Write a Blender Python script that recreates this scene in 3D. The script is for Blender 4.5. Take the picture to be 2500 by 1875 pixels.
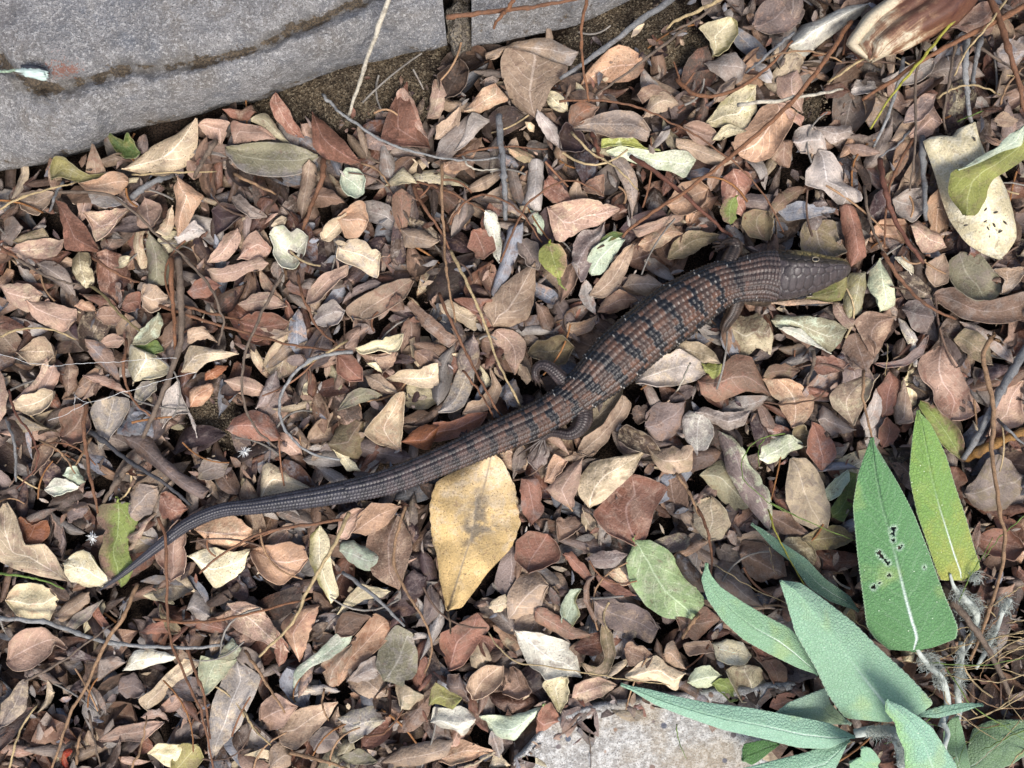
import bpy, math, random
import numpy as np
from mathutils import noise as mnoise, Vector
for o in list(bpy.data.objects): bpy.data.objects.remove(o)
scn = bpy.context.scene
# ---------------------------------------------------------------- camera, sky, sun, exposure
S = 0.00015          # metres per photograph pixel on the litter surface
D = 0.36             # camera distance above the litter surface
ZREF = 0.010         # height of the litter surface above the soil
ZC = D + ZREF
cam_d = bpy.data.cameras.new('camera'); cam = bpy.data.objects.new('camera', cam_d)
scn.collection.objects.link(cam); cam.location = (0, 0, ZC)
cam_d.sensor_width = 36; cam_d.lens = 36 * D / (2500 * S); cam_d.clip_start = 0.005; cam_d.clip_end = 200
scn.camera = cam
SUN_EL, SUN_AZ = 58.0, 158.0        # azimuth clockwise from +Y (picture up)
w = bpy.data.worlds.new('World'); scn.world = w; w.use_nodes = True
nt = w.node_tree; bgn = nt.nodes['Background']
sky = nt.nodes.new('ShaderNodeTexSky'); sky.sky_type = 'NISHITA'; sky.sun_disc = False
sky.sun_elevation = math.radians(SUN_EL); sky.sun_rotation = math.radians(SUN_AZ)
sky.air_density = 0.8; sky.dust_density = 3.2; sky.ozone_density = 0.6
nt.links.new(sky.outputs[0], bgn.inputs[0]); bgn.inputs[1].default_value = 0.085
sd = bpy.data.lights.new('sun', 'SUN'); sd.energy = 1.5; sd.angle = math.radians(20); sd.color = (1.0, .965, .91)
sun = bpy.data.objects.new('sun', sd); scn.collection.objects.link(sun)
el, az = math.radians(SUN_EL), math.radians(SUN_AZ)
dirv = Vector((math.sin(az) * math.cos(el), math.cos(az) * math.cos(el), math.sin(el)))
sun.rotation_euler = dirv.to_track_quat('Z', 'Y').to_euler(); sun.location = dirv * 3
scn.view_settings.view_transform = 'Standard'; scn.view_settings.look = 'None'
scn.view_settings.exposure = 1.26; scn.view_settings.gamma = 1.0
scn.cycles.max_bounces = 4; scn.cycles.use_denoising = True
# ---------------------------------------------------------------- helpers
rng = np.random.default_rng(7); random.seed(7)
COL = scn.collection
TILE = {}
for r_, y_ in zip('ABC', (0, 620, 1235)):
    for c_, x_ in zip('123', (0, 825, 1650)): TILE[r_ + c_] = (x_, y_, 1 / 2.592)
TILE['S'] = (0, 0, 1.0)
def lin(h):
    h = h.lstrip('#'); c = [int(h[i:i + 2], 16) / 255 for i in (0, 2, 4)]
    return tuple(x / 12.92 if x <= .04045 else ((x + .055) / 1.055) ** 2.4 for x in c)
def pw(p, z):
    """photograph pixel(s) -> ground position at height z (metres)"""
    p = np.asarray(p, float); k = S * (ZC - z) / D
    return np.stack([(p[..., 0] - 1250) * k, (937.5 - p[..., 1]) * k], -1)
def cr(pts, n, closed_inset=0.0, ten=0.0):
    """Catmull-Rom through pts resampled evenly by length to n points"""
    P = np.asarray(pts, float)
    if len(P) == 2: return P[0] + (P[1] - P[0]) * np.linspace(closed_inset, 1 - closed_inset, n)[:, None]
    Q = np.vstack([2 * P[0] - P[1], P, 2 * P[-1] - P[-2]]); out = []
    for i in range(1, len(Q) - 2):
        p0, p1, p2, p3 = Q[i - 1:i + 3]; t = np.linspace(0, 1, 9)[:-1, None]
        ln_ = p1 + (p2 - p1) * t
        out.append(ten * ln_ + (1 - ten) * .5 * ((2 * p1) + (-p0 + p2) * t + (2 * p0 - 5 * p1 + 4 * p2 - p3) * t ** 2 + (-p0 + 3 * p1 - 3 * p2 + p3) * t ** 3))
    out.append(P[-1][None]); C = np.vstack(out)
    d = np.r_[0, np.cumsum(np.linalg.norm(np.diff(C[:, :2], axis=0), axis=1))]
    s = np.linspace(closed_inset, 1 - closed_inset, n) * d[-1]
    return np.stack([np.interp(s, d, C[:, k]) for k in range(C.shape[1])], -1)
def parse_pts(s): return [tuple(float(v) for v in q.split(',')) for q in s.split()]
def mesh_obj(name, V, F, mat, parent=None, attrs=None, uv=None, smooth=True):
    me = bpy.data.meshes.new(name)
    V = np.asarray(V, np.float32); me.vertices.add(len(V)); me.vertices.foreach_set('co', V.ravel())
    if isinstance(F, np.ndarray):
        nf, k = F.shape; me.loops.add(nf * k); me.polygons.add(nf)
        me.loops.foreach_set('vertex_index', F.ravel().astype(np.int32))
        me.polygons.foreach_set('loop_start', np.arange(0, nf * k, k, dtype=np.int32))
        me.update(calc_edges=True)
    else:
        me.clear_geometry(); me.from_pydata(V.tolist(), [], F)
    if smooth: me.polygons.foreach_set('use_smooth', np.ones(len(me.polygons), bool))
    for k, a in (attrs or {}).items():
        a = np.asarray(a, np.float32)
        if a.ndim == 1:
            at = me.attributes.new(k, 'FLOAT', 'POINT'); at.data.foreach_set('value', a)
        else:
            if a.shape[1] == 3: a = np.c_[a, np.ones(len(a), np.float32)]
            at = me.attributes.new(k, 'FLOAT_COLOR', 'POINT'); at.data.foreach_set('color', a.astype(np.float32).ravel())
    if uv is not None:
        ul = me.uv_layers.new(name='UVMap'); li = np.empty(len(me.loops), np.int32); me.loops.foreach_get('vertex_index', li)
        ul.data.foreach_set('uv', np.asarray(uv, np.float32)[li].ravel())
    me.materials.append(mat); me.validate(); me.update()
    o = bpy.data.objects.new(name, me); COL.objects.link(o); o.parent = parent
    return o
def empty(name, loc=(0, 0, 0)):
    o = bpy.data.objects.new(name, None); COL.objects.link(o); o.location = loc; o.empty_display_size = .01; return o
def tag(o, label=None, cat=None, group=None, kind=None):
    for k, v in (('label', label), ('category', cat), ('group', group), ('kind', kind)):
        if v: o[k] = v
    return o
def solidify(o, t):
    m = o.modifiers.new('thickness', 'SOLIDIFY'); m.thickness = t; m.offset = -1; m.use_rim = True
def gridF(n, m, off=0, wrap=False):
    """quads of an n x m vertex grid (row major)"""
    i = np.arange(n - 1)[:, None]; j = np.arange(m if wrap else m - 1)[None, :]; jn = (j + 1) % m
    a = i * m + j; b = i * m + jn; c = (i + 1) * m + jn; d = (i + 1) * m + j
    return (np.stack(np.broadcast_arrays(a, b, c, d), -1).reshape(-1, 4) + off).astype(np.int32)
# ---------------------------------------------------------------- materials
class N:
    def __init__(s, name):
        s.m = bpy.data.materials.new(name); s.m.use_nodes = True; s.t = s.m.node_tree
        s.b = s.t.nodes['Principled BSDF']
    def n(s, typ, **kw):
        d = s.t.nodes.new(typ)
        for k, v in kw.items():
            if k.startswith('i_'): d.inputs[k[2:].replace('_', ' ')].default_value = v
            else: setattr(d, k, v)
        return d
    def l(s, a, b): s.t.links.new(a, b)
    def val(s, v, sock):
        if isinstance(v, (int, float)): sock.default_value = v
        elif isinstance(v, tuple): sock.default_value = v if len(v) == 4 or sock.type == 'VECTOR' else (*v, 1)
        else: s.l(v, sock)
    def math(s, op, a, b=0.0, c=None, clamp=False):
        d = s.n('ShaderNodeMath', operation=op, use_clamp=clamp); s.val(a, d.inputs[0]); s.val(b, d.inputs[1])
        if c is not None: s.val(c, d.inputs[2])
        return d.outputs[0]
    def mix(s, f, a, b, bt='MIX'):
        d = s.n('ShaderNodeMix', data_type='RGBA', blend_type=bt); s.val(f, d.inputs[0]); s.val(a, d.inputs[6]); s.val(b, d.inputs[7]); return d.outputs[2]
    def noise(s, vec, scale, detail=3, rough=.55, dist=0):
        d = s.n('ShaderNodeTexNoise'); d.inputs['Scale'].default_value = scale; d.inputs['Detail'].default_value = detail
        d.inputs['Roughness'].default_value = rough; d.inputs['Distortion'].default_value = dist
        if vec is not None: s.l(vec, d.inputs['Vector'])
        return d.outputs['Fac']
    def vor(s, vec, scale, feature='F1', out='Distance', rnd=1):
        d = s.n('ShaderNodeTexVoronoi', feature=feature); d.inputs['Scale'].default_value = scale; d.inputs['Randomness'].default_value = rnd
        if vec is not None: s.l(vec, d.inputs['Vector'])
        return d.outputs[out]
    def ramp(s, f, lo, hi, a=0.0, b=1.0):
        d = s.n('ShaderNodeMapRange', clamp=True, interpolation_type='SMOOTHSTEP'); s.val(f, d.inputs[0])
        for i, v in enumerate((lo, hi, a, b)): d.inputs[i + 1].default_value = v
        return d.outputs[0]
    def attr(s, name, out='Color'):
        d = s.n('ShaderNodeAttribute', attribute_name=name); return d.outputs[out]
    def bump(s, h, strength=.5, dist=.0005, prev=None):
        d = s.n('ShaderNodeBump'); d.inputs['Strength'].default_value = strength; d.inputs['Distance'].default_value = dist
        s.l(h, d.inputs['Height'])
        if prev is not None: s.l(prev, d.inputs['Normal'])
        return d.outputs[0]
    def sep(s, v):
        d = s.n('ShaderNodeSeparateXYZ'); s.l(v, d.inputs[0]); return d.outputs
def obj_vec(M, seed=None):
    tc = M.n('ShaderNodeTexCoord'); v = tc.outputs['Object']
    if seed is not None:
        a = M.n('ShaderNodeVectorMath', operation='ADD'); M.l(v, a.inputs[0])
        c = M.n('ShaderNodeCombineXYZ'); k = M.math('MULTIPLY', seed, 3.7); M.l(k, c.inputs[0]); M.l(k, c.inputs[1]); M.l(k, c.inputs[2]); M.l(c.outputs[0], a.inputs[1]); v = a.outputs[0]
    return v, tc.outputs['UV']
def leaf_mat():
    M = N('dead_leaf')
    col, col2 = M.attr('Col'), M.attr('Col2')
    par = M.n('ShaderNodeAttribute', attribute_name='Par'); sp = M.n('ShaderNodeSeparateColor'); M.l(par.outputs['Color'], sp.inputs[0])
    vein, speck, mixw, seed = sp.outputs[0], sp.outputs[1], sp.outputs[2], par.outputs['Alpha']
    v, uv = obj_vec(M, seed)
    n1 = M.noise(v, 230, 3, .6, .6); n2 = M.noise(v, 1500, 2, .6); n3 = M.noise(v, 90, 1, .5)
    f = M.math('ADD', mixw, M.ramp(n1, .42, .68, -.35, .35)); f = M.math('ADD', f, M.ramp(n2, .3, .7, -.12, .12), clamp=True)
    c = M.mix(f, col, col2)
    tone = M.math('ADD', M.ramp(n3, .32, .68, .66, 1.16), M.ramp(n2, .3, .7, -.12, .12))
    c = M.mix(1.0, c, M.math('MULTIPLY', tone, 1.0), 'MULTIPLY')
    # blotches of browner decay with a shape of their own
    bl = M.ramp(M.noise(v, 420, 3, .7, .4), .58, .70); c = M.mix(M.math('MULTIPLY', bl, .5), c, lin('#6b5345'))
    # veins from the leaf's own coordinates
    u_, v_, _ = M.sep(uv)
    a = M.math('ABSOLUTE', M.math('MULTIPLY', M.math('SUBTRACT', v_, .5), 2.0))
    wob = M.math('MULTIPLY', M.math('SUBTRACT', n1, .5), .10)
    ph = M.math('MULTIPLY', M.math('SUBTRACT', M.math('ADD', u_, wob), M.math('MULTIPLY', M.math('POWER', a, 1.3), .30)), 8.0)
    fr = M.math('ABSOLUTE', M.math('SUBTRACT', M.math('FRACT', ph), .5))
    lat = M.math('MULTIPLY', M.ramp(fr, 0.0, .065, 1, 0), M.ramp(a, .55, .95, 1, 0))
    mid = M.ramp(M.math('ADD', a, M.math('MULTIPLY', u_, .012)), .018, .060, 1, 0)
    vm = M.math('MULTIPLY', M.math('MAXIMUM', M.math('MULTIPLY', lat, .65), mid), vein, clamp=True)
    hs = M.n('ShaderNodeHueSaturation'); hs.inputs['Value'].default_value = 1.75; hs.inputs['Saturation'].default_value = .75; M.l(c, hs.inputs['Color'])
    c = M.mix(M.math('MULTIPLY', vm, .75), c, hs.outputs[0])
    # dark specks
    vd = M.vor(v, 1100); sk = M.ramp(vd, .13, .26, 1, 0)
    gate = M.ramp(M.math('ADD', M.noise(v, 260, 2), M.math('MULTIPLY', speck, .35)), .58, .70)
    c = M.mix(M.math('MULTIPLY', M.math('MULTIPLY', sk, gate), .75), c, lin('#3a2c22'))
    # paler rim: light caught by the cut edge, put into the colour
    rim = M.math('MULTIPLY', M.ramp(a, .965, 1.0), .08); c = M.mix(rim, c, lin('#d8c8b2'))
    M.l(c, M.b.inputs['Base Color'])
    M.val(M.ramp(n2, .3, .7, .48, .68), M.b.inputs['Roughness']); M.b.inputs['Specular IOR Level'].default_value = .32
    h = M.math('ADD', M.math('MULTIPLY', n2, .45), M.noise(v, 480, 3, .6))
    M.l(M.bump(h, .8, .0007), M.b.inputs['Normal'])
    tr = M.n('ShaderNodeBsdfTranslucent'); M.l(c, tr.inputs[0]); mx = M.n('ShaderNodeMixShader'); mx.inputs[0].default_value = .10
    out = M.t.nodes['Material Output']; M.l(M.b.outputs[0], mx.inputs[1]); M.l(tr.outputs[0], mx.inputs[2]); M.l(mx.outputs[0], out.inputs[0])
    return M.m
def twig_mat():
    M = N('dry_stem'); col = M.attr('Col'); par = M.attr('Par', 'Alpha'); v, uv = obj_vec(M, par)
    mp = M.n('ShaderNodeMapping'); mp.inputs['Scale'].default_value = (40, 6, 1); M.l(uv, mp.inputs[0])
    st = M.noise(mp.outputs[0], 3, 4, .65); n1 = M.noise(v, 300, 4, .6); n2 = M.noise(v, 2000, 2)
    k = M.math('ADD', M.math('ADD', M.ramp(st, .3, .7, .32, .66), M.ramp(n1, .3, .7, -.12, .36)), M.ramp(n2, .3, .7, 0, .2))
    c = M.mix(1.0, col, k, 'MULTIPLY')
    c = M.mix(M.math('MULTIPLY', M.ramp(n1, .52, .66), .6), c, lin('#463930'))
    M.l(c, M.b.inputs['Base Color']); M.b.inputs['Roughness'].default_value = .6; M.b.inputs['Specular IOR Level'].default_value = .3
    M.l(M.bump(M.math('ADD', st, n2), .5, .0004), M.b.inputs['Normal']); return M.m
def sage_mat():
    M = N('sage_leaf'); col, col2 = M.attr('Col'), M.attr('Col2'); par = M.n('ShaderNodeAttribute', attribute_name='Par')
    sp = M.n('ShaderNodeSeparateColor'); M.l(par.outputs['Color'], sp.inputs[0]); rib, mixw, fuzz = sp.outputs[0], sp.outputs[1], sp.outputs[2]
    v, uv = obj_vec(M, par.outputs['Alpha']); u_, v_, _ = M.sep(uv)
    a = M.math('ABSOLUTE', M.math('MULTIPLY', M.math('SUBTRACT', v_, .5), 2.0))
    n1 = M.noise(v, 160, 3); n2 = M.noise(v, 2500, 3, .6)
    f = M.math('ADD', mixw, M.ramp(n1, .4, .65, -.18, .18), clamp=True); c = M.mix(f, col, col2)
    cell = M.vor(v, 900, 'DISTANCE_TO_EDGE'); cf = M.ramp(cell, .0, .26)
    big = M.vor(v, 330, 'DISTANCE_TO_EDGE'); bf = M.ramp(big, 0, .10)
    dk = M.n('ShaderNodeHueSaturation'); dk.inputs['Value'].default_value = .60; M.l(c, dk.inputs['Color'])
    c = M.mix(M.math('MULTIPLY', M.math('SUBTRACT', 1.0, cf), .42), c, dk.outputs[0])
    c = M.mix(M.math('MULTIPLY', M.math('SUBTRACT', 1.0, bf), .25), c, dk.outputs[0])
    c = M.mix(M.math('MULTIPLY', fuzz, M.ramp(n2, .35, .75, .10, .60)), c, lin('#c3d3c3'))
    edge = M.math('MULTIPLY', M.ramp(a, .955, 1.0), .45); c = M.mix(edge, c, lin('#b5cba8'))
    ph = M.math('MULTIPLY', M.math('SUBTRACT', u_, M.math('MULTIPLY', a, .16)), 15.0); fr = M.math('ABSOLUTE', M.math('SUBTRACT', M.math('FRACT', M.math('ADD', ph, M.math('MULTIPLY', n1, 1.2))), .5))
    c = M.mix(M.math('MULTIPLY', M.math('MULTIPLY', M.ramp(fr, 0, .10, 1, 0), M.ramp(a, .6, .95, 1, 0)), .07), c, lin('#cfdcc6'))
    yl = M.ramp(M.noise(v, 60, 2), .58, .72); c = M.mix(M.math('MULTIPLY', yl, .30), c, lin('#a9b56a'))
    rw = M.ramp(M.math('ADD', a, M.math('MULTIPLY', M.math('SUBTRACT', n2, .5), .06)), 0.0, .06, .9, 0); rl = M.ramp(u_, .22, .60, 1, .08)
    rm = M.math('MULTIPLY', M.math('MULTIPLY', rw, rl), rib, clamp=True); c = M.mix(rm, c, lin('#d5e0da'))
    wsp = M.math('MULTIPLY', M.ramp(M.vor(v, 420), .05, .09, 1, 0), M.ramp(M.noise(v, 150, 2), .52, .6)); c = M.mix(wsp, c, lin('#dfe6d2'))
    M.l(c, M.b.inputs['Base Color']); M.b.inputs['Roughness'].default_value = .75; M.b.inputs['Specular IOR Level'].default_value = .25
    M.b.inputs['Sheen Weight'].default_value = .25; M.b.inputs['Sheen Roughness'].default_value = .5
    h = M.math('ADD', M.math('ADD', M.math('MULTIPLY', cf, .9), M.math('MULTIPLY', bf, .2)), M.math('MULTIPLY', n2, .4))
    M.l(M.bump(h, .5, .0005), M.b.inputs['Normal']); return M.m
def skin_mat():
    M = N('lizard_skin'); col = M.attr('Col'); v, uv = obj_vec(M)
    n2 = M.noise(v, 1800, 3, .6); n1 = M.noise(v, 260, 3)
    c = M.mix(1.0, col, M.math('ADD', M.ramp(n2, .3, .7, .72, 1.0), M.ramp(n1, .3, .7, -.1, .28)), 'MULTIPLY')
    M.l(c, M.b.inputs['Base Color']); M.val(M.ramp(n2, .3, .7, .36, .52), M.b.inputs['Roughness']); M.b.inputs['Specular IOR Level'].default_value = .5
    M.l(M.bump(n2, .25, .0003), M.b.inputs['Normal']); return M.m
def stone_mat():
    M = N('kerb_stone'); v, uv = obj_vec(M); dirt = M.attr('dirt', 'Fac'); rust = M.attr('rust', 'Fac')
    n1 = M.noise(v, 28, 5, .6, .5); n2 = M.noise(v, 190, 5, .65); n3 = M.noise(v, 900, 4, .7); n4 = M.noise(v, 2600, 2)
    c = M.mix(M.ramp(n1, .38, .62), lin('#86817b'), lin('#7f8185')); c = M.mix(M.math('MULTIPLY', M.ramp(M.noise(v, 14, 3, .6), .5, .62), .6), c, lin('#857f7b')); c = M.mix(M.ramp(n2, .42, .62), c, lin('#9a9896'))
    c = M.mix(M.math('MULTIPLY', M.ramp(n3, .50, .64), .75), c, lin('#c9c7c4')); c = M.mix(M.math('MULTIPLY', M.ramp(n4, .50, .62), .6), c, lin('#4c4a48')); c = M.mix(M.math('MULTIPLY', M.ramp(M.noise(v, 75, 4, .65), .56, .70), .45), c, lin('#5c5d60'))
    sp = M.ramp(M.vor(v, 480), .07, .15, 1, 0); c = M.mix(M.math('MULTIPLY', sp, M.ramp(n2, .45, .6)), c, lin('#3f3c3a'))
    ws = M.ramp(M.vor(v, 300), .03, .06, 1, 0); c = M.mix(M.math('MULTIPLY', ws, .8), c, lin('#d8d5d0'))
    shd = M.ramp(M.math('ADD', dirt, M.ramp(M.noise(v, 70, 4, .7), .3, .7, -.30, .30)), .12, .50); c = M.mix(M.math('MULTIPLY', shd, .55), c, lin('#625d55'))
    dm = M.ramp(M.math('ADD', dirt, M.ramp(M.noise(v, 130, 4, .7), .32, .68, -.55, .45)), .42, .60)
    dc = M.mix(M.ramp(n3, .4, .6), lin('#3a342d'), lin('#675947')); dc = M.mix(M.ramp(n4, .55, .65), dc, lin('#8a765a'))
    c = M.mix(M.math('MULTIPLY', dm, .85), c, dc)
    rm = M.ramp(M.math('ADD', rust, M.ramp(n3, .3, .7, -.45, .45)), .4, .6); c = M.mix(M.math('MULTIPLY', rm, .8), c, lin('#8a5a48'))
    M.l(c, M.b.inputs['Base Color']); M.b.inputs['Roughness'].default_value = .85; M.b.inputs['Specular IOR Level'].default_value = .25
    M.l(M.bump(M.math('ADD', M.math('ADD', n2, M.math('MULTIPLY', n3, .7)), M.math('MULTIPLY', n4, .35)), 1.0, .0022), M.b.inputs['Normal']); return M.m
def soil_mat(name='soil', a='#473e34', b='#6a5d4b', c_='#2c251f'):
    M = N(name); v, uv = obj_vec(M); sand = M.attr('sand', 'Fac')
    n1 = M.noise(v, 60, 4, .6); n3 = M.noise(v, 1200, 3, .7); vo = M.vor(v, 1500, out='Color')
    c = M.mix(M.ramp(n1, .35, .65), lin(a), lin(b)); s_ = M.n('ShaderNodeSeparateColor'); M.l(vo, s_.inputs[0])
    c = M.mix(M.ramp(s_.outputs[0], .6, .95, 0, .75), c, lin('#958974')); c = M.mix(M.ramp(s_.outputs[1], .55, .9, 0, .8), c, lin(c_)); c = M.mix(M.ramp(n3, .6, .7, 0, .5), c, lin('#b5aa94'))
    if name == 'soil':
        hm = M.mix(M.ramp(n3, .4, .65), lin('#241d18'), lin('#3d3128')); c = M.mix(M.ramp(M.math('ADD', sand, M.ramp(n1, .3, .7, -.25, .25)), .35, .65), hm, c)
    M.l(c, M.b.inputs['Base Color']); M.b.inputs['Roughness'].default_value = .95; M.b.inputs['Specular IOR Level'].default_value = .15
    M.l(M.bump(M.math('ADD', M.vor(v, 1500), M.math('MULTIPLY', n3, 1.2)), 1.0, .0009), M.b.inputs['Normal']); return M.m
def slab_mat():
    M = N('aggregate_concrete'); v, uv = obj_vec(M)
    n1 = M.noise(v, 45, 4); n2 = M.noise(v, 520, 5, .7); n3 = M.noise(v, 1700, 3, .7); vo = M.vor(v, 230, out='Color'); vd = M.vor(v, 230)
    c = M.mix(M.ramp(n2, .4, .62), lin('#9f9b94'), lin('#d2d0ca')); c = M.mix(M.math('MULTIPLY', M.ramp(n3, .54, .64), .75), c, lin('#5d564d'))
    c = M.mix(M.math('MULTIPLY', M.ramp(n1, .5, .7), .4), c, lin('#a28c66'))
    s_ = M.n('ShaderNodeSeparateColor'); M.l(vo, s_.inputs[0])
    st = M.math('MULTIPLY', M.ramp(vd, .20, .30, 1, 0), M.ramp(s_.outputs[0], .70, .74)); pc = M.mix(s_.outputs[1], lin('#5d6470'), lin('#9a7a5c')); c = M.mix(st, c, pc)
    M.l(c, M.b.inputs['Base Color']); M.b.inputs['Roughness'].default_value = .9
    M.l(M.bump(M.math('ADD', n2, M.math('MULTIPLY', n3, .6)), .9, .001), M.b.inputs['Normal']); return M.m
def plain(name, col, rough=.6, spec=.3, var=.25):
    M = N(name); v, uv = obj_vec(M); n = M.noise(v, 700, 4, .65)
    M.l(M.mix(1.0, lin(col), M.ramp(n, .3, .7, 1 - var, 1 + var), 'MULTIPLY'), M.b.inputs['Base Color']); M.b.inputs['Roughness'].default_value = rough
    M.b.inputs['Specular IOR Level'].default_value = spec; M.l(M.bump(n, .4, .0005), M.b.inputs['Normal']); return M.m
def streak_mat():
    M = N('streaked_sheath'); v, uv = obj_vec(M)
    mp = M.n('ShaderNodeMapping'); mp.inputs['Scale'].default_value = (2.2, 9, 1); M.l(uv, mp.inputs[0])
    st = M.noise(mp.outputs[0], 1.6, 6, .72, .3); fi = M.noise(v, 1500, 3); u_, v_, _ = M.sep(uv); bl = M.noise(v, 140, 4, .65, .5)
    k = M.math('ADD', M.math('ADD', M.math('MULTIPLY', st, .55), M.math('MULTIPLY', bl, .55)), M.math('ADD', M.ramp(u_, .35, 1.0, .14, -.10), M.ramp(v_, .02, .30, -.30, 0)))
    c = M.mix(M.ramp(k, .42, .54), lin('#bfb195'), lin('#86664c')); c = M.mix(M.ramp(k, .52, .64), c, lin('#5f3d2d')); c = M.mix(M.ramp(k, .68, .80), c, lin('#4a2b22'))
    c = M.mix(1.0, c, M.ramp(fi, .3, .7, .85, 1.15), 'MULTIPLY')
    M.l(c, M.b.inputs['Base Color']); M.b.inputs['Roughness'].default_value = .5; M.l(M.bump(st, .5, .0008), M.b.inputs['Normal']); return M.m
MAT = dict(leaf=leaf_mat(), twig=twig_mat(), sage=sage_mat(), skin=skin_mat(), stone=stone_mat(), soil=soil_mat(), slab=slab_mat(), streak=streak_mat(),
    mortar=soil_mat('mortar', '#5b534a', '#8a8378', '#3a332c'), wool=plain('white_wool', '#b4bab2', .95, .1, .15), thread=plain('web_thread', '#e6e6e2', .5), seed=plain('seed_husk', '#4a443c', .6),
    eye=plain('eyeball', '#0d0a08', .12, .6, .1), lid=plain('eyelid_ring', '#8f8470', .5), mint=plain('mint_bud', '#b4c4bb', .7, .2, .1), dark=plain('dark_husk', '#2a2c33', .6), fluff=plain('fluff', '#dcdcd8', .9))
# ---------------------------------------------------------------- ground
def fbm(x, y, z, sc, oct_=4):
    return mnoise.fractal(Vector((x * sc, y * sc, z * sc)), 1.0, 2.0, oct_)
BARE = [((640, 255), 35), ((720, 215), 60), ((800, 200), 80), ((880, 190), 75), ((960, 160), 70), ((1040, 140), 50), ((1500, 60), 75), ((1420, 110), 45), ((1600, 30), 70), ((1700, 110), 45), ((500, 1015), 50), ((560, 1050), 40), ((430, 470), 40), ((1000, 250), 30), ((1980, 260), 35)]
def build_ground():
    # fine in the middle, reaching out to the horizon in coarse rings
    xs = np.r_[-30, -8, -2, -.8, np.linspace(-.34, .34, 130), .8, 2, 8, 30]; ys = np.r_[-30, -8, -2, -.7, np.linspace(-.28, .28, 110), .7, 2, 8, 30]
    V = []; sand = []
    for y in ys:
        for x in xs:
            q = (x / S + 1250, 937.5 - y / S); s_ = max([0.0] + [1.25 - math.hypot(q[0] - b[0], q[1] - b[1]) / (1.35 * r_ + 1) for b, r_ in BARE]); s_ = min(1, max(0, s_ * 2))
            z = 0.0035 * fbm(x, y, 0, 28) - .006 * (1 - s_) if abs(x) < .5 and abs(y) < .5 else -.006
            V.append((x, y, z)); sand.append(s_)
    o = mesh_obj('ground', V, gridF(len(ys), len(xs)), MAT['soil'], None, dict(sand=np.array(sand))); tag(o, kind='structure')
build_ground()
def px(tile, s):
    ox, oy, k = TILE[tile]; return [(ox + a * k, oy + b * k) for a, b in parse_pts(s)]
# ---------------------------------------------------------------- stone kerb
BOT = [(-560, 590), (-300, 500), (-60, 432)] + px('A1', '0,1080 200,1052 390,992 600,922 700,852 900,802 1100,762 1250,722 1400,662 1500,650 1650,632 1750,592 1900,532 2050,472 2203,420') + px('A2', '200,398 400,352 600,312 692,290')
CRK = [(-560, 260), (-300, 170), (-60, 120)] + px('A1', '0,330 60,390 130,470 300,510 420,518 560,470 720,432 830,402 1000,408 1150,390 1350,350 1600,282 1800,192 2000,112 2203,22') + px('A2', '200,-60 450,-150 692,-230')
BOT2 = px('A2', '846,292 1000,270 1150,242 1300,204 1420,182 1530,152 1650,95 1760,40 1850,0 1960,-70 2100,-170')
CRK2 = px('A2', '846,-150 1000,-190 1150,-230 1300,-270 1420,-310 1530,-350 1650,-390 1740,-430 1830,-480 1930,-540 2060,-620')
def build_stone(parent, bot, crk, n, seed, ztop):
    b = cr(bot, n); c = cr(crk, n)
    # match by x so that the profile lines run square to the edge
    bx = np.linspace(bot[0][0], bot[-1][0], n); bs = np.stack([bx, np.interp(bx, b[:, 0], b[:, 1])], -1)
    cx = np.clip(bx - 20, min(c[:, 0]), max(c[:, 0])); cs = np.stack([cx, np.interp(cx, c[:, 0], c[:, 1])], -1)
    top = cs + np.array([-260.0, -900.0])
    ts = np.r_[-.14, -.05, 0, .03, .07, .12, np.linspace(.18, .93, 46), .95, .975, 1.0, 1.025, 1.06, 1.12, np.linspace(1.18, 1.5, 30), np.linspace(1.55, 2, 8)]
    V = []; dirt = []; rust = []
    for ti, t in enumerate(ts):
        for i in range(n):
            if t <= 1: p = bs[i] + (cs[i] - bs[i]) * max(t, -.02)
            else: p = cs[i] + (top[i] - cs[i]) * (t - 1)
            nx, ny = p[0] * S, p[1] * S
            if t < 0: z = -.010 if t < -.1 else .000; p = bs[i] + (cs[i] - bs[i]) * (.05 if t > -.1 else .06)
            elif t <= 1: z = .005 + (ztop - .008) * (1 - (1 - min(1, t)) ** 2.6)
            else: z = ztop
            edge = 1 - min(1, abs(t - 1) / .07); e2 = 1 - min(1, abs(t - 1) / .13)
            rough = fbm(nx + seed, ny, 0, 60, 5)
            lump = fbm(nx + seed, ny + 3, 1, 22, 3)
            z += .0022 * rough + (.0050 * lump if t < 1 else .0014 * lump); z -= .0022 * max(0, fbm(nx, ny + seed, 2, 150, 3) - .25) * (1 if t < 1 else .4)
            z -= .0035 * max(0, 1 - abs(t - .90) / .16) * (1 + fbm(nx, ny, 3, 90, 4)); z += .0030 * fbm(nx, ny, 9, 160, 4) * max(0, 1 - abs(t - .86) / .28)
            z -= edge * (.0016 + .004 * rough) * max(0, .9 + 1.3 * fbm(nx, ny, 7, 30, 3))
            jit = 3.2 * fbm(nx, ny, seed, 130, 3) * (1 if t <= .1 else .3)
            q = pw((p[0], p[1] + jit + (7 * fbm(nx, 0, seed, 70, 3) * edge)), max(z, 0))
            V.append((q[0], q[1], z))
            dirt.append((max(0, .95 * (1 - min(1, abs(t - .97) / (.20 if t < .97 else .05)))) + (.18 if t < .10 else 0)) if seed < 5 else .12)
            d = math.hypot((p[0] - 152) / 36, (p[1] - 168) / 17); rust.append(max(0, 1.1 - .6 * d) if seed < 5 else 0)
    F = gridF(len(ts), n)[:, ::-1]
    o = mesh_obj('stone', V, np.ascontiguousarray(F), MAT['stone'], parent, dict(dirt=np.array(dirt), rust=np.array(rust)))
    return o
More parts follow.
